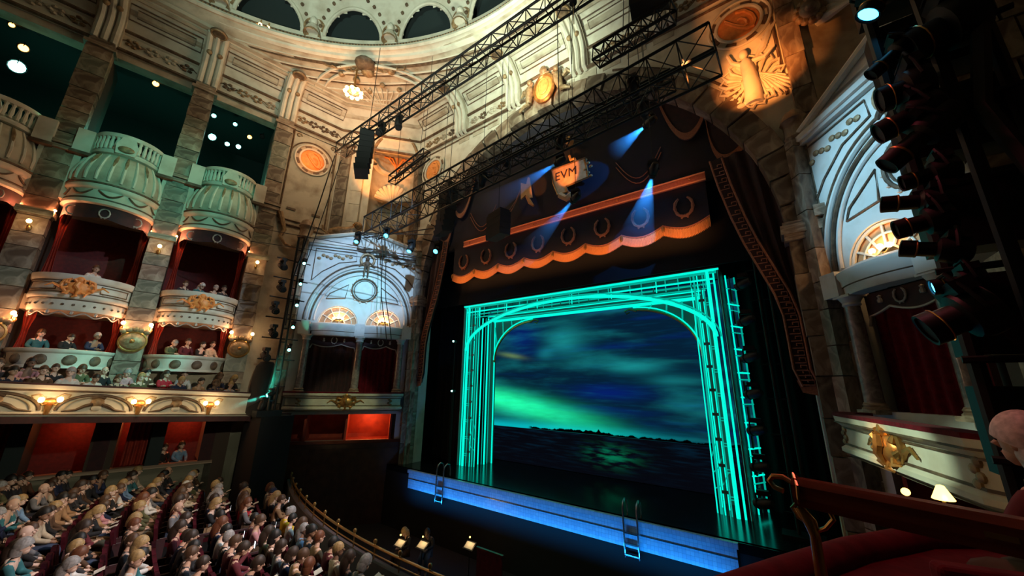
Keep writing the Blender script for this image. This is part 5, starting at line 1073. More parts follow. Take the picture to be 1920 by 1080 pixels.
# gallery lanterns
def lantern(u, v, lens, lab, r=.10, d=1.6, cat='stage light'):
    p = FL @ lp(FL, u, v, d); t = thing('gallery_lantern', lab, cat, Matrix.Translation(p), 'lanterns in the upper gallery')
    dr = (Vector((-6, 6, 0))-p).normalized(); H = dr.to_track_quat('Z', 'Y').to_matrix().to_4x4()
    MB().lathe([(0, -.34), (r*.8, -.33), (r, -.2), (r*1.05, .0), (r*1.15, .02)], 12).obj('body', M_BLK, t, H, True); MB().lathe([(0, .01), (r, .0)], 12).obj('lens', lens, t, H, True); MB().tube([(-r*1.2, 0, 0), (-r*1.2, 0, .2), (r*1.2, 0, .2), (r*1.2, 0, 0)], .015, 5).obj('yoke', M_BLK, t)
    return p, dr
g1 = 'in the gallery bay nearest the niche'; g2 = 'in the second gallery bay from the niche'; g3 = 'in the gallery bay beyond the second canopy'
for (u, v, l, lab, r) in ((438, 207, E_TEALS, 'teal lantern beside the amber lamp ' + g1, .12), (401, 217, E_TEALS, 'teal lantern below the amber lamp ' + g1, .11), (468, 219, E_TEALS, 'teal lantern next to the pier ' + g1, .13), (441, 233, E_TEALS, 'small teal lantern in the middle ' + g1, .10),
        (415, 200, E_AMB, 'upper round amber house lamp ' + g1, .11), (468, 257, E_AMB, 'lower round amber house lamp ' + g1, .11), (426, 270, E_WHT, 'first of two white lanterns ' + g1, .11), (447, 275, E_WHT, 'second of two white lanterns ' + g1, .12), (490, 230, M_SPK, 'unlit lantern against the pier ' + g1, .12), (492, 256, M_SPK, 'lower unlit lantern against the pier ' + g1, .12),
        (292, 157, E_AMB, 'lone round amber house lamp ' + g2, .13), (44, 90, E_AMB, 'large amber house lamp above the brightest lantern ' + g3, .15), (22, 47, E_AMB, 'small amber house lamp high ' + g3, .09), (75, 63, E_AMB, 'small amber house lamp beside the pier ' + g3, .09), (178, 126, M_SPK, 'unlit lantern on the pier edge ' + g2, .14), (173, 152, M_SPK, 'lower unlit lantern on the pier edge ' + g2, .12)): lantern(u, v, l, lab, r)
p, dr = lantern(398, 257, E_WHT, 'brilliant white teal lantern among smaller ones ' + g1, .17); spot('gallery_star_lamp', p+dr*.1, (-11, 9, -4), TEAL, 900, 30, .5)
p, dr = lantern(32, 125, E_WHT, 'brilliant white teal lantern, the largest ' + g3, .24, .8); spot('gallery_flood_lamp', p+dr*.1, (-11, 9, -4), TEAL, 1200, 26, .5)
point('gallery_fill', FL @ Vector((18.9, 2.8, 11.8)), TEAL, 34, .3); point('gallery_fill', FL @ Vector((15.4, 3.0, 11.8)), TEAL, 26, .3); point('gallery_fill', FL @ Vector((11.8, 2.6, 11.8)), TEAL, 36, .3)
# light tower left of the stage box
bp_ = onax(540, 560, 0, -18.6)
t = thing('light_boom', 'black vertical lighting boom standing in front of the stage box pilaster', 'lighting tower', Matrix.Translation((bp_.x, bp_.y, -1.2)))
for k in range(2): bar('upright', t, (0, .25*k, 0), (0, .25*k, 8.2), .05, M_BLK, 8)
for k in range(12): bar('rung', t, (0, 0, .4+.65*k), (0, .25, .4+.65*k), .025, M_BLK)
for k in range(6): bar('cross_arm', t, (-.1, -.75, 2.2+.95*k), (0, .75, 2.2+.95*k), .03, M_BLK)
MB().bx(-.25, .25, -.5, .5, -.25, 0).obj('foot', M_BLK, t)
cl = ('lowest', 'second', 'third', 'fourth', 'fifth')
for k in range(5):
    z = 1.35+1.05*k; A = Vector((bp_.x+.15, bp_.y-.55+.12*(k % 2), z)); moving_head('black moving light on the boom, %s from its foot' % cl[k], A, A+Vector((1, .1, -.5)), .95, None, 'lights on the boom')
    A = Vector((bp_.x+.2, bp_.y+.35, z+.3)); moving_head('teal lensed moving light on the boom, %s from its foot' % cl[k], A, A+Vector((1, -.35, -.3)), .62, E_TEALS, 'lights on the boom')
tag(MB().lathe([(0, 0), (.5, .0), (.5, .1), (.46, 1.6), (.40, 2.1), (.25, 2.3), (0, 2.35)], 16).obj('covered_equipment', M_BLKC, None, Matrix.Translation((bp_.x-.75, bp_.y-.1, -1.4)), True), 'tall black cloth-covered equipment stack at the foot of the boom', 'equipment')
S(MB().bx(-20.0, -18.3, 6.95, 8.3, -5.2, -1.45).obj('wall_circle_end', M_BLKC))
# lighting rack close on the right
pb = onax(1868, 400, 1, 3.7)
t = thing('lighting_rack', 'black vertical lighting rack crowded with lights beside the near stage box', 'lighting tower', Matrix.Translation((pb.x, pb.y, -1.3)))
for (a, b) in ((0, 0), (.28, .05), (-.25, .15)): bar('upright', t, (a, b, 0), (a, b, 6.4), .045, M_BLK, 8)
for k in range(9): bar('cross_arm', t, (-.32, .1, .9+.62*k), (.4, .0, .9+.62*k), .025, M_BLK)
for k in range(7): MB().bx(-.28, .30, .12, .36, .8+.75*k, 1.35+.75*k).obj('dimmer_box', M_BLK, t)
MB().tube([(.1, -.1, 6.0), (.3, -.15, 4.5), (.05, -.15, 3.2), (.35, -.1, 1.8), (.2, 0, .2)], .05, 6).obj('cable_loom', M_SPK, t, None, True)
M_BAR = mat('amber_metal_ring', (.55, .3, .08), .3, metal=.6)  # amber metal of the focus rings
def profile_light(label, u, v, u2, v2, y, s, lens=None, dy=0.0):   # lens end at u,v; back at u2,v2
    A = onax(u, v, 1, y); B = onax(u2, v2, 1, y+dy); d = (A-B).normalized(); L = (A-B).length
    t = thing('profile_spotlight', label, 'stage light', Matrix.Translation(A) @ d.to_track_quat('Z', 'Y').to_matrix().to_4x4(), 'spotlights on the near rack')
    r = s
    MB().lathe([(r*.85, -.005), (r, 0), (r, -.22*L), (r*.85, -.24*L), (r*.85, -.5*L), (r*1.35, -.54*L), (r*1.5, -.7*L), (r*1.45, -.95*L), (r*.9, -L), (0, -L)], 16).obj('barrel', M_BLK, t, None, True)
    MB().lathe([(0, -.02), (r*.85, -.02)], 16).obj('lens', lens or M_SPK, t, None, True)
    MB().tube([(-r*1.55, 0, -.75*L), (-r*1.6, r*1.2, -.72*L), (-r*1.2, r*2.4, -.7*L), (r*1.2, r*2.4, -.7*L), (r*1.6, r*1.2, -.72*L), (r*1.55, 0, -.75*L)], .012, 6).obj('yoke', M_BLK, t, None, True)
    MB().lathe([(r*1.02, -.235*L), (r*1.06, -.22*L), (r*1.02, -.205*L)], 16).obj('focus_ring', M_BAR, t, None, True)
    MB().bx(-r*1.5, r*1.5, r*1.1, r*1.9, -.92*L, -.6*L).obj('housing', M_BLK, t)
for (lab, u, v, u2, v2, s, ls) in (('spotlight with bright blue lens at the top of the near rack', 1626, 30, 1668, -40, .085, E_BLUE), ('slim spotlight pointing at the pediment from the near rack', 1632, 142, 1725, 60, .055, None), ('fat spotlight high on the near rack, hood open', 1648, 190, 1745, 150, .10, None), ('spotlight crossing the blue archivolt from the near rack', 1645, 252, 1765, 190, .085, None), ('long barrelled spotlight crossing the blue roundel from the near rack', 1662, 312, 1790, 200, .08, None),
        ('spotlight with amber focus ring above the outer lunette', 1652, 384, 1800, 372, .06, None), ('spotlight tilted down below the amber ringed one', 1678, 432, 1790, 402, .07, None), ('spotlight with amber focus ring at the entablature', 1688, 466, 1825, 470, .06, None), ('short spotlight with faint violet lens over the box opening', 1745, 540, 1850, 520, .055, E_BLUE), ('large dark spotlight hanging in front of the box curtain', 1735, 620, 1865, 570, .11, None), ('large dark spotlight at the head of the near rack', 1700, 95, 1830, 20, .13, None), ('small spotlight tucked between barrels in the middle of the near rack', 1690, 345, 1800, 310, .06, None)):
    profile_light(lab, u, v, u2, v2, 3.6, s, ls)
# rack of lights on the outer side of the portal leg
for k in range(7):
    v = 520+68*k; A = onax(1392+3.2*k*2, v, 1, 14.1); moving_head('black moving light on the stage boom, %s from the top' % ('first', 'second', 'third', 'fourth', 'fifth', 'sixth', 'seventh')[k], A, A+Vector((-1, .6, -.25)), .9, None, 'lights on the stage boom')
pA = onax(1400, 510, 1, 14.2); t = thing('stage_boom', 'black vertical pipe boom just outside the turquoise lit portal leg', 'lighting tower', Matrix.Translation((pA.x+.25, 14.3, -4.0)))
bar('upright', t, (0, 0, 0), (0, 0, 8.4), .05, M_BLK, 8); bar('upright', t, (.3, 0, 0), (.3, 0, 8.4), .05, M_BLK, 8)
for k in range(8): bar('cross_arm', t, (-.3, 0, .6+1.05*k), (.3, 0, .6+1.05*k), .025, M_BLK)
MB().bx(-.4, .6, -.3, .3, 0, .08).obj('foot', M_BLK, t)
for k, (u, v) in enumerate(((850, 640), (847, 733))):
    A = onax(u, v, 1, 14.6); t = thing('wing_lantern', '%s tiny white stage light in the dark wing by the far portal leg' % ('upper', 'lower')[k], 'stage light', Matrix.Translation(A), 'wing lights'); MB().ell((0, 0, 0), .05, 8, 6).obj('lens', E_WHT, t, None, True); MB().bx(-.06, .06, .03, .25, -.06, .06).obj('body', M_BLK, t); bar('pipe', t, (0, .15, 0), (0, .15, -(A.z+4.0)), .02, M_BLK)

# dark stone pier beyond the near rack, block by block
pw = S(MB().bx(-.75, .75, .1, .9, -1.5, 12.5).obj('wall_pier_right', M_MORT, None, Matrix.Translation((3.35, 7.6, 0))))
for k in range(20):
    for j in range(2): block('pier_stone', pw, (-.38+.76*j+(.06 if k % 2 else -.06), .1, -1.2+.68*k), (.72, .5+random.uniform(-.05, .05), .65), random.choice((M_STONE, M_STONE, M_STONEB)))
# ---------------------------------------------------------------- stalls: raked floor, pit rail, seats, audience
RC = Vector((CX, 37.0)); R0 = 30.0
ROWP, RISE = .90, .097
def rowz(k): return -5.38+RISE*max(0, k)
m = MB()
aL, aR = math.radians(-118), math.radians(-68)
for k in range(20):
    r0, r1 = R0+.35+ROWP*k, R0+.35+ROWP*(k+1); z = rowz(k)
    m.lathe([(r0, z-RISE-.25), (r0, z), (r1, z)], 40, (RC.x, RC.y, 0), aL, aR)
S(m.obj('floor_stalls', M_FLOOR))
S(MB().lathe([(R0+.12, -6.7), (R0+.12, -4.45), (R0+.30, -4.45), (R0+.30, -5.3)], 60, (RC.x, RC.y, 0), aL, aR).obj('wall_pit_barrier', M_VELV))
t = thing('pit_rail', 'curved brass rail with ball finials around the dark orchestra pit', 'railing', Matrix.Translation((RC.x, RC.y, -4.45)))
for (z, r) in ((.30, .035), (.12, .018)): MB().tube([(( R0+.2)*math.cos(a), (R0+.2)*math.sin(a), z) for a in [aL+.07+(aR-aL-.07)*i/70 for i in range(71)]], r, 8).obj('rail', M_BRASS, t, None, True)
BALLM = MB().lathe([(.02, 0), (.02, .30), (.035, .32), (.02, .35), (.045, .38), (.055, .42), (.035, .46), (0, .475)], 10).mesh('post', M_BRASS, True)
for i in range(22):
    a = aL+.08+i*.036; inst('post', BALLM, t, Matrix.Translation(((R0+.2)*math.cos(a), (R0+.2)*math.sin(a), 0)))
# --- people: bodies grown over a skeleton
def skin_mesh(name, V, E, Rd, sub=1):
    me = bpy.data.meshes.new('sk'); me.from_pydata(V, E, []); o = bpy.data.objects.new('sk', me); COL.objects.link(o)
    md = o.modifiers.new('s', 'SKIN'); md.use_smooth_shade = True; md.branch_smoothing = .6
    for i, sv in enumerate(me.skin_vertices[0].data): sv.radius = Rd[i] if hasattr(Rd[i], '__len__') else (Rd[i], Rd[i]); sv.use_root = (i == 0)
    if sub: s2 = o.modifiers.new('u', 'SUBSURF'); s2.levels = sub; s2.render_levels = sub
    dg = bpy.context.evaluated_depsgraph_get(); r = bpy.data.meshes.new_from_object(o.evaluated_get(dg)); r.name = name
    bpy.data.objects.remove(o); bpy.data.meshes.remove(me); return r
def join_mesh(me, mb, matidx=0):
    bm = bmesh.new(); bm.from_mesh(me); b = [bm.verts.new(v) for v in mb.v]
    for f in mb.f:
        try: q = bm.faces.new([b[i] for i in f]); q.smooth = True; q.material_index = matidx
        except ValueError: pass
    bm.to_mesh(me); bm.free()
M_EYE = mat('dark_eye', (.02, .015, .012), .3); M_LIP = mat('lips', (.35, .13, .11), .5)
SKINS = [mat('skin_%d' % i, c, .55) for i, c in enumerate(((.62, .40, .30), (.55, .34, .24), (.70, .48, .38), (.32, .18, .11), (.20, .11, .07)))]
POSES = {}
def make_pose(key, lean=0, nod=0, arms='lap', turn=0):
    y = lean
    hip = (0, 0, .53); ch = (0, -.02+y*.6, .78); sh = (0, -.02+y, 1.0); nk = (0, 0+y*1.15, 1.10)
    hc = Vector((0, .03+y*1.3+nod*.6, 1.24-nod*.35))
    if arms == 'lap': el = ((-.25, .04+y, .76), (.25, .04+y, .76)); wr = ((-.10, .30, .63), (.10, .32, .64))
    elif arms == 'phone': el = ((-.26, .08+y, .78), (.25, .1+y, .78)); wr = ((-.09, .30, .63), (.10, .36, 1.0))
    elif arms == 'fold': el = ((-.24, .10+y, .78), (.24, .10+y, .78)); wr = ((.10, .22+y, .80), (-.10, .25+y, .83))
    else: el = ((-.24, .08+y, .76), (.24, .08+y, .76)); wr = ((-.05, .32+y*.5, .74), (.05, .34+y*.5, .75))
    kn = ((-.11, .46, .52), (.11, .46, .52)); an = ((-.11, .44, .10), (.11, .44, .10)); to = ((-.12, .62, .05), (.12, .62, .05))
    V = [hip, ch, sh, nk, tuple(hc+Vector((0, -.01, -.07)))]; E = [(0, 1), (1, 2), (2, 3), (3, 4)]; Rd = [(.15, .12), (.15, .11), (.12, .08), .055, .06]
    def limb(par, pts, rs):
        for p, r in zip(pts, rs): V.append(tuple(p)); Rd.append(r); E.append((par, len(V)-1)); par = len(V)-1
        return par
    for s in (0, 1):
        sgn_ = (-1, 1)[s]
        w_ = Vector(wr[s]); d = (w_-Vector(el[s])).normalized(); pm = w_+d*.08
        limb(2, [(sgn_*.17, -.02+y, 1.0), el[s], wr[s], pm], [.065, .048, .032, (.042, .022)])
        limb(0, [(sgn_*.10, .06, .52), kn[s], an[s], to[s]], [.10, .075, .045, .035])
    body = skin_mesh('body', V, E, Rd)
    for i in range(3): body.materials.append(SKINS[0] if i == 0 else (M_EYE, M_LIP)[i-1])
    R3 = Matrix.Rotation(turn, 4, 'Z') @ Matrix.Rotation(nod*2.2, 4, 'X')
    T = Matrix.Translation(hc) @ R3.inverted() if False else Matrix.Translation(hc) @ Matrix.Rotation(turn, 4, 'Z') @ Matrix.Rotation(-nod*2.2, 4, 'X')
    T = T @ Matrix.Scale(1.13, 4); h = MB(T); h.ell((0, 0, .01), (.078, .098, .115), 14, 10); h.ell((0, .035, -.055), (.06, .06, .06), 10, 6); h.tube([(0, .085, .02), (0, .115, -.015), (0, .095, -.025)], [.012, .02, .012], 6)
    for s in (-1, 1): h.ell((s*.080, -.005, -.005), (.015, .025, .032), 7, 5)
    join_mesh(body, h)
    e_ = MB(T)
    for s in (-1, 1): e_.ell((s*.032, .088, .012), (.014, .010, .009), 7, 5)
    join_mesh(body, e_, 1); l_ = MB(T); l_.ell((0, .090, -.052), (.024, .010, .008), 8, 5); join_mesh(body, l_, 2)
    fg = MB()
    for s in (0, 1):                                       # five fingers on each hand
        w_ = Vector(wr[s]); d = (w_-Vector(el[s])).normalized(); pm = w_+d*.085; sx = d.cross(Vector((0, 0, 1))).normalized(); dn = Vector((0, 0, -1))
        for k in range(4):
            b = pm+sx*((k-1.5)*.019); l = (.05, .06, .055, .042)[k]; fg.tube([b-d*.01, b+d*l*.55+dn*.005, b+d*l+dn*.025], [.0095, .009, .007], 6)
        fg.tube([w_+d*.02+sx*(.03 if s == 0 else -.03), w_+d*.055+sx*(.052 if s == 0 else -.052), w_+d*.085+sx*(.05 if s == 0 else -.05)], [.011, .010, .008], 6)
    join_mesh(body, fg)
    # clothes
    V2 = [hip, ch, sh, (0, y*1.05-.01, 1.06)]; E2 = [(0, 1), (1, 2), (2, 3)]; R2 = [(.175, .145), (.175, .135), (.145, .10), .075]; V, E, Rd = V2, E2, R2
    for s in (0, 1):
        sgn_ = (-1, 1)[s]; w_ = Vector(wr[s]); e2 = Vector(el[s]); limb2 = [(sgn_*.175, -.02+y, .995), el[s], tuple(e2+(w_-e2)*.92)]
        par = 2
        for p, r in zip(limb2, (.085, .066, .048)): V.append(tuple(p)); Rd.append(r); E.append((par, len(V)-1)); par = len(V)-1
    top = skin_mesh('top', V, E, Rd)
    V, E, Rd = [(0, 0, .53)], [], [(.17, .14)]
    for s in (0, 1):
        sgn_ = (-1, 1)[s]; par = 0
        for p, r in zip([(sgn_*.10, .06, .53), kn[s], (an[s][0], an[s][1], .14)], (.115, .09, .065)): V.append(tuple(p)); Rd.append(r); E.append((par, len(V)-1)); par = len(V)-1
    legs = skin_mesh('trousers', V, E, Rd)
    for me in (top, legs): me.materials.append(M_BLKC)
    sh_ = MB()
    for s in (0, 1): sh_.ell((an[s][0], .52, .05), (.05, .13, .05), 8, 6)
    shoes = sh_.mesh('shoes', M_BLKC, True)
    def hair(kind):
        g = MB(T)
        if kind in ('short', 'long', 'bun', 'bob'):
            def f(u, v):                                   # cap over the top and back of the skull, open at the face
                a = 2*PI*u; lowf = .32+.68*(.5+.5*math.cos(a-1.5*PI)); b = PI/2-(PI/2+.35*lowf*1.6-.55*(1-lowf))*v
                rr = 1.16 if kind == 'short' else 1.26
                return (.078*rr*math.cos(a)*math.cos(b), .100*rr*math.sin(a)*math.cos(b)-.006, .015+.118*rr*math.sin(b))
            g.grid(f, 20, 8)
        if kind == 'long': g.tube([(0, -.03, .05), (0, -.085, -.03), (0, -.10, -.14), (0, -.10, -.26)], [.08, .092, .088, .055], 10)
        if kind == 'bob': g.tube([(0, -.02, .05), (0, -.05, -.03), (0, -.06, -.11)], [.085, .098, .085], 10)
        if kind == 'bun': g.ell((0, -.10, .08), .048, 10, 6)
        if kind == 'beanie': g.ell((0, -.008, .055), (.092, .112, .088), 14, 8); g.tube([(.093*math.cos(a), -.008+.112*math.sin(a), .045) for a in [2*PI*i/16 for i in range(16)]], .014, 5, True)
        me = g.mesh('hair' if kind != 'beanie' else 'hat', M_BLKC, True); return me
    POSES[key] = dict(body=body, top=top, legs=legs, shoes=shoes, hair={k: hair(k) for k in ('short', 'long', 'bun', 'bob', 'beanie')}, hands=[Vector(w) for w in wr])
make_pose('relaxed'); make_pose('leaning', lean=.09, arms='clasp'); make_pose('reading', nod=.12, arms='clasp'); make_pose('phone', arms='phone', nod=.05); make_pose('folded', arms='fold', turn=.3); make_pose('turned', turn=-.5)
POSET = {'relaxed': 'hands in lap', 'leaning': 'leaning forward', 'reading': 'looking down', 'phone': 'holding up a phone', 'folded': 'with folded arms', 'turned': 'head turned aside'}
TOPS = [('black', (.012, .012, .014)), ('charcoal', (.035, .035, .04)), ('navy', (.012, .02, .06)), ('white', (.70, .68, .64)), ('cream', (.60, .50, .36)), ('light blue', (.22, .38, .60)), ('maroon', (.12, .012, .02)), ('brown', (.10, .05, .025)), ('grey', (.18, .18, .19)), ('olive', (.10, .10, .04)), ('red', (.55, .02, .04)), ('tan', (.38, .22, .11)), ('teal', (.03, .16, .18)), ('pink', (.60, .28, .30)), ('yellow', (.80, .55, .02))]
TOPM = {n_: mat(n_.replace(' ', '_')+'_clothing', c, .85, col2=tuple(x*.7 for x in c), scale=9) for n_, c in TOPS}
LEGM = [mat('dark_trousers', (.015, .015, .02), .85), mat('denim', (.04, .06, .11), .85), mat('tan_trousers', (.28, .19, .11), .85), mat('brown_trousers', (.06, .035, .02), .85)]
HAIRC = [('black', (.010, .008, .007)), ('dark brown', (.035, .018, .010)), ('brown', (.085, .040, .018)), ('auburn', (.16, .05, .018)), ('blond', (.42, .27, .11)), ('grey', (.34, .32, .31)), ('white', (.65, .62, .58))]
HAIRM = {n_: mat(n_.replace(' ', '_')+'_hair', c, .55, col2=tuple(x*.6 for x in c), scale=30) for n_, c in HAIRC}
PHONE = MB().box((0, 0, 0), (.075, .010, .15)).mesh('phone', M_BLK); PHSCR = MB().box((0, -.006, 0), (.066, .003, .138)).mesh('screen', E_PHONE)
PROG = MB().add([(-.11, 0, .03), (0, 0, 0), (.11, 0, .03), (.11, .16, .05), (0, .16, .02), (-.11, .16, .05), (-.11, 0, .025), (0, 0, -.005), (.11, 0, .025), (.11, .16, .045), (0, .16, .015), (-.11, .16, .045)], [(0, 1, 4, 5), (1, 2, 3, 4), (7, 6, 11, 10), (8, 7, 10, 9)]).mesh('programme', M_WHITE)
LASTP = ['', '']
def person(loc, yaw, where, group, seatz=.45, sc=None, pose=None, topc=None, hairc=None, hkind=None, allow_phone=True):
    pose = pose or random.choices(list(POSES), (30, 14, 16, 4 if allow_phone else 0, 16, 20))[0]
    tn = topc or random.choices([a for a, _ in TOPS], (20, 14, 9, 8, 5, 6, 5, 8, 9, 5, 2, 5, 4, 3, 0))[0]
    hk = hkind or random.choices(('short', 'long', 'bun', 'bob', 'bald', 'beanie'), (36, 24, 8, 18, 6, 1.5))[0]
    hc = hairc or random.choices([a for a, _ in HAIRC], (16, 26, 18, 7, 14, 12, 6))[0]
    P = POSES[pose]; s = sc or random.uniform(1.0, 1.12)
    hl = {'short': 'short %s hair' % hc, 'long': 'long %s hair' % hc, 'bun': '%s hair bun' % hc, 'bob': '%s bobbed hair' % hc, 'bald': 'a bald head', 'beanie': 'a %s beanie' % tn}[hk]
    LASTP[0], LASTP[1] = tn, hl
    lab = 'person in %s top with %s, %s, %s' % (tn, hl, POSET[pose], where)
    if len(lab.split()) > 16: lab = 'person in %s top, %s, %s' % (tn, hl, where)
    t = thing('person', lab, 'person', Matrix.Translation(loc) @ Matrix.Rotation(yaw, 4, 'Z') @ Matrix.Scale(s, 4), group)
    sk = random.choices(SKINS, (5, 4, 5, 2, 1))[0]
    inst('body', P['body'], t, None, sk); inst('top', P['top'], t, None, TOPM[tn]); inst('trousers', P['legs'], t, None, random.choice(LEGM)); inst('shoes', P['shoes'], t)
    if hk != 'bald': inst('hat' if hk == 'beanie' else 'hair', P['hair'][hk], t, None, HAIRM[hc] if hk != 'beanie' else TOPM[tn])
    return t, pose, P, s
def held(t_loc, yaw, P, s, pose, where):
    M0 = Matrix.Translation(t_loc) @ Matrix.Rotation(yaw, 4, 'Z') @ Matrix.Scale(s, 4)
    if pose == 'phone':
        ph = thing('mobile_phone', 'lit mobile phone held up by person in %s top, %s, %s' % (LASTP[0], LASTP[1], where), 'phone', M0 @ Matrix.Translation(P['hands'][1]+Vector((-.02, .10, .09))), 'lit phones in the stalls')
        inst('case', PHONE, ph); inst('screen', PHSCR, ph)
    elif pose == 'reading':
        o = inst('programme', PROG, None, M0 @ Matrix.Translation((P['hands'][0]+P['hands'][1])/2+Vector((0, .06, .035))) @ Matrix.Rotation(.25, 4, 'X')); tag(o, 'open programme held by person in %s top, %s, %s' % (LASTP[0], LASTP[1], where), 'programme', 'programmes in the stalls')
M_SEAT = mat('dark_maroon_seat_velvet', (.060, .006, .012), .85, col2=(.035, .004, .008), scale=9, spec=.1)
# seat model
SEATP = {'seat_cushion': MB().bx(-.23, .23, -.22, .24, .34, .45).mesh('seat_cushion', M_SEAT), 'backrest': MB().add([(-.24, -.24, .30), (.24, -.24, .30), (.24, -.34, .88), (.10, -.36, .94), (-.10, -.36, .94), (-.24, -.34, .88), (-.24, -.32, .28), (.24, -.32, .28), (.24, -.42, .88), (.10, -.44, .94), (-.10, -.44, .94), (-.24, -.42, .88)], [(0, 1, 2, 3, 4, 5), (11, 10, 9, 8, 7, 6), (5, 4, 10, 11), (4, 3, 9, 10), (3, 2, 8, 9), (2, 1, 7, 8), (0, 5, 11, 6), (1, 0, 6, 7)]).mesh('backrest', M_SEAT),
         'armrest': MB().bx(-.03, .03, -.24, .16, .55, .60).bx(-.025, .025, -.30, -.1, .0, .58).mesh('armrest', M_VELV), 'leg': MB().bx(-.025, .025, -.1, .1, 0, .34).mesh('leg', M_BLK)}
def seat(loc, yaw, lab, grp):
    t = thing('theatre_seat', lab, 'seat', Matrix.Translation(loc) @ Matrix.Rotation(yaw, 4, 'Z'), grp)
    inst('seat_cushion', SEATP['seat_cushion'], t); inst('backrest', SEATP['backrest'], t)
    inst('armrest', SEATP['armrest'], t, Matrix.Translation((.28, 0, 0)))
    inst('leg', SEATP['leg'], t, Matrix.Translation((-.2, 0, 0))); inst('leg', SEATP['leg'], t, Matrix.Translation((.2, 0, 0)))
ORD = ['front', 'second', 'third', 'fourth', 'fifth', 'sixth', 'seventh', 'eighth', 'ninth', 'tenth', 'eleventh', 'twelfth', 'thirteenth', 'fourteenth', 'fifteenth', 'sixteenth', 'seventeenth', 'eighteenth', 'nineteenth']
def pixel(p): c = CR.transposed() @ Vector(p); return (960-FPX*c.x/c.z, 540+FPX*c.y/c.z) if c.z < -.3 else (9999, 9999)
cand = []
FLi = FL.inverted()
for k in range(19):
    r = R0+.55+ROWP*(k+.62); z = rowz(k); step = .56/r; n_ = int((aR-aL)/step)
    for i in range(n_):
        a = aL+step*(i+.5*(k % 2)); x, y = RC.x+r*math.cos(a), RC.y+r*math.sin(a)
        if (FLi @ Vector((x, y, 0))).y > -.75 or (y > 6.2 and x < -17.7): continue
        u, v = pixel((x, y, z+1.0))
        if not (-25 < u < 900 and v < 1100): continue
        if x > CX+1.0: continue
        aisle = abs((a-math.radians(-90))*30+6.3) < .35
        if aisle: continue
        cand.append((k, a, x, y, z))
cand.sort(key=lambda c: c[2]**2+c[3]**2); cand = cand[:296]
for (k, a, x, y, z) in cand:
    yaw = a+PI/2+PI-PI  # facing the stage
    yaw = math.atan2(RC.y-y, RC.x-x)-PI/2
    wh = '%s stalls row from brass rail' % ORD[k]
    if random.random() < .04: seat((x, y, z), yaw, 'empty maroon velvet theatre seat in the %s' % wh, 'stalls seats'); continue
    yw = yaw+random.uniform(-.18, .18)-.10; L = Vector((x, y, z))
    kw = {}
    if k == 0 and abs(x+13.6) < .35: kw = dict(topc='yellow')
    t, ps, P, s = person(L, yw, wh, 'stalls audience', **kw); held(L, yw, P, s, ps, '%s stalls row' % ORD[k])
    seat((x, y, z), yaw, 'maroon seat under person in %s top, %s, %s stalls row' % (LASTP[0], LASTP[1], ORD[k]), 'stalls seats')
print('stalls people', len(cand))
# dress circle audience
y = -3.4; i = 0
while y < 6.3:
    for rw in range(2):
        x = cpath(y)-.92-.85*rw; z = czt(y)-.95+.22*rw+.02; yy = y+.28*rw
        yaw = -PI/2+.35+random.uniform(-.2, .2)
        if random.random() < .88: t, *_ = person((x, yy, z), yaw, '%s row of the dress circle' % ('front', 'back')[rw], 'dress circle audience', allow_phone=False)
    y += .60
# people in the bow boxes and the stage boxes
for (xc, dx, z, w_) in ((19.2, -.6, .37, 'in the lower box nearest the stage'), (19.2, -.1, .37, 'in the lower box nearest the stage'), (19.2, .35, .37, 'in the lower box nearest the stage'), (19.2, .8, .37, 'in the lower box nearest the stage'), (15.55, -.75, .37, 'in the second lower box from stage'), (15.55, .0, .37, 'in the second lower box from stage'), (15.55, .65, .37, 'in the second lower box from stage'),
        (19.2, -.7, 3.15, 'in the upper box nearest the stage'), (19.2, -.15, 3.15, 'in the upper box nearest the stage'), (19.2, .35, 3.15, 'in the upper box nearest the stage'), (19.2, .75, 3.15, 'in the upper box nearest the stage'), (15.55, .1, 3.15, 'in the second upper box from stage')):
    p = FL @ Vector((xc+dx, -.05+.25*abs(dx), z)); person(p, -PI/2+.45+random.uniform(-.2, .2), w_, 'people in the bow boxes', allow_phone=False)
for (x, w_) in ((19.2, 'in the stalls box below the circle'), (19.75, 'in the stalls box below the circle')):
    p = FL @ Vector((x, .35, -4.1)); person(p, -PI/2+.3, w_, 'people in the stalls boxes', allow_phone=False)
# pit musicians, stands
for j, (u, v) in enumerate(((762, 1000), (802, 1003), (905, 1010))):
    p = onax(u, v, 2, -5.55); p.z = -6.7
    if j < 2: person(p, PI+.6*j, ('beside the lit music stand in the pit', 'between the music stands in the pit')[j], 'pit musicians', pose='reading', topc='black', hkind=('long', 'short')[j], hairc=('blond', 'dark brown')[j])
    q = p+Vector((.35-.5*(j == 2), -.55, 0)); t = thing('music_stand', 'black music stand with a lit page, %s' % ('by the blond musician', 'by the dark haired musician', 'standing alone near the stage')[j], 'music stand', Matrix.Translation(q), 'music stands in the pit')
    bar('pole', t, (0, 0, 0), (0, 0, .95), .015, M_BLK)
    for k in range(3): bar('leg', t, (0, 0, .15), (.22*math.cos(k*2.1), .22*math.sin(k*2.1), 0), .012, M_BLK)
    MB().box((0, 0, 0), (.46, .02, .32)).obj('desk', M_BLK, t, Matrix.Translation((0, 0, 1.05)) @ Matrix.Rotation(-.9, 4, 'X')); MB().box((0, -.015, 0), (.38, .004, .24)).obj('page', M_WHITE, t, Matrix.Translation((0, 0, 1.05)) @ Matrix.Rotation(-.9, 4, 'X'))
    MB().ell((0, 0, 1.32), .03, 8, 6).obj('lamp', E_YEL, t, None, True); point('stand_light', q+Vector((0, -.05, 1.27)), (1, .65, .3), 3)
p = onax(916, 1064, 1, 8.6)
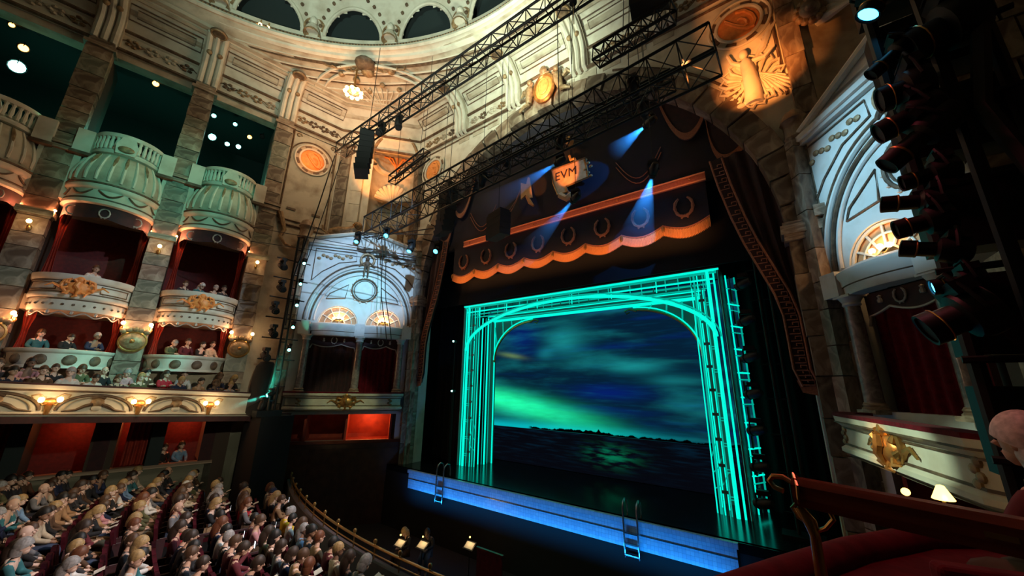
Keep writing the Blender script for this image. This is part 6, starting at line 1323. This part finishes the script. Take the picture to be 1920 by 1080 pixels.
t = thing('conductor_screen', 'plain maroon board standing at the edge of the orchestra pit', 'board', Matrix.Translation((p.x, 8.6, -6.7)))
MB().bx(-.42, .42, 0, .05, .3, p.z+6.7+.35).obj('panel', M_VELVR, t); MB().bx(-.45, .45, -.01, .06, p.z+6.7+.33, p.z+6.7+.37).obj('top_edge', M_WOOD, t)
for s in (-1, 1): bar('leg', t, (s*.35, .02, 0), (s*.35, .02, .35), .02, M_BLK)
# ---------------------------------------------------------------- close right: handrail, velvet ledge, chair, neighbour
A = onax(1492, 918, 2, -.50); B = onax(1990, 1020, 2, -.50); d = (B-A); L = d.length; F = frame((A.x, A.y), (B.x, B.y), -.50)
t = thing('handrail', 'polished mahogany handrail with a brass scroll end in front of the near box', 'railing', F)
vs_ = []
pr = [(-.035, -.07), (.035, -.07), (.045, -.03), (.045, .03), (.03, .06), (-.03, .06), (-.045, .03), (-.045, -.03)]
MB().add([(x, y, z) for x in (0, L) for (y, z) in pr], [(i, (i+1) % 8, 8+(i+1) % 8, 8+i) for i in range(8)]+[tuple(reversed(range(8))), tuple(range(8, 16))]).obj('rail', M_WOOD, t)
MB().tube([(.0, 0, .075), (.03, -.05, .03), (.03, -.06, -.03), (.0, 0, -.085), (.03, .06, -.03), (.03, .05, .03)], .008, 6, True).obj('ferrule', M_BRASS, t, None, True)
MB().tube([(-.01, 0, .03), (-.05, 0, .05), (-.10, 0, .045), (-.12, 0, .02), (-.10, 0, -.01), (-.06, 0, -.02)], .014, 8).obj('scroll', M_BRASS, t, None, True)
MB().tube([(.0, 0, -.08), (.04, 0, -.14), (.05, .0, -.2), (.045, 0, -.55)], [.02, .03, .022, .03], 10).obj('standard', M_BRASS, t, None, True)
MB().tube([(.05, 0, -.18), (.10, 0, -.15), (.14, 0, -.10), (.13, 0, -.07)], .010, 7).obj('brace', M_BRASS, t, None, True); MB().tube([(.04, 0, -.15), (-.01, 0, -.13), (-.03, 0, -.09), (-.01, 0, -.07)], .010, 7).obj('brace', M_BRASS, t, None, True)
MB().bx(.62, .70, -.047, -.040, -.02, .0).obj('name_plate', M_BRASS, t)
bar('standard', t, (1.25, 0, -.06), (1.25, 0, -.8), .025, M_BRASS, 10)
# velvet parapet under the rail
E1 = [onax(1330, 1130, 2, -.98), onax(1480, 1075, 2, -.98), onax(1600, 1035, 2, -.98), onax(1720, 1012, 2, -.98), onax(1850, 1012, 2, -.98), onax(2050, 1040, 2, -.98)]
t = thing('box_parapet', 'thick crimson velvet parapet cushion below the mahogany handrail', 'parapet', None)
MB().tube(E1, .085, 14).obj('cushion', M_VELVR, t, None, True)
vs_ = []
for p in E1: vs_ += [(p.x, p.y, -1.0), (p.x, p.y, -2.2)]
for p in E1: q = p*.72; vs_ += [(q.x, q.y, -1.04), (q.x, q.y, -2.2)]
n6 = len(E1); fs = [(2*i, 2*i+2, 2*i+3, 2*i+1) for i in range(n6-1)]+[(2*n6+2*i, 2*i, 2*i+2, 2*n6+2*i+2)[::-1] for i in range(n6-1)]+[(2*n6+2*i+1, 2*n6+2*i+3, 2*n6+2*i+2, 2*n6+2*i) for i in range(n6-1)]
MB().add(vs_, fs).obj('ledge', M_VELVR, t)
c0 = onax(1838, 1052, 2, -.74); rot = Matrix.Rotation(.25, 4, 'Z')
t = thing('box_chair', 'crimson velvet box chair with a thick square backrest behind the handrail', 'chair', Matrix.Translation((c0.x, c0.y, -1.75)) @ rot)
bm_ = MB(); bm_.bx(-.17, .20, -.05, .06, .62, .98); bm_.obj('backrest', M_VELVR, t)
mdf = t.children[0].modifiers.new('b', 'BEVEL'); mdf.width = .03; mdf.segments = 3
MB().bx(-.18, .21, -.45, .02, .40, .50).obj('seat', M_VELVR, t)
for sx in (-.15, .18):
    for sy in (-.42, .0): bar('leg', t, (sx, sy, 0), (sx, sy, .42), .018, M_WOOD)
for sx in (-.15, .18): bar('back_post', t, (sx, .0, .42), (sx, .0, .7), .016, M_WOOD)
S(MB().bx(-.2, 7.0, -2.5, 1.0, -1.9, -1.75).obj('floor_near_box', M_FLOOR))
# neighbour at the rail, sleeve lit
hp = onax(1994, 815, 1, 3.25)
person((hp.x, hp.y, hp.z-1.24), .75, 'leaning at the near box rail', 'people at the near box', pose='leaning', topc='maroon', hkind='bob', hairc='white', sc=.95)
MBp = onax(1905, 860, 1, 1.9)
S(MB().bx(.95, 2.8, 2.9, 4.1, -1.95, hp.z-1.19).obj('floor_near_step', M_FLOOR))
# shaded lamp glowing below the balcony of the near stage box
lp_ = onax(1767, 928, 1, 6.2)
t = thing('box_lamp', 'small yellow glowing shaded lamp below the near stage box balcony', 'lamp', Matrix.Translation(lp_))
MB().lathe([(0, .10), (.03, .09), (.09, -.04), (.085, -.045)], 14).obj('shade', E_YEL, t, None, True); bar('stem', t, (0, 0, -.06), (0, 0, -.5), .015, M_BRASS); MB().lathe([(0, -.5), (.09, -.5), (.07, -.47), (.02, -.45)], 12).obj('base', M_BRASS, t, None, True)
point('box_lamp_light', lp_+Vector((0, -.1, .0)), (1, .6, .2), 5)
S(MB().bx(.8, 4.5, 5.9, 6.8, -6.7, lp_.z-.5).obj('wall_near_ledge', M_STONE))
t = thing('box_lamp', 'tiny yellow glowing lamp beside the larger shaded lamp', 'lamp', Matrix.Translation(onax(1698, 922, 1, 6.2))); MB().ell((0, 0, 0), .04, 8, 6).obj('bulb', E_YEL, t, None, True); bar('stem', t, (0, 0, -.04), (0, 0, -.49), .012, M_BRASS)
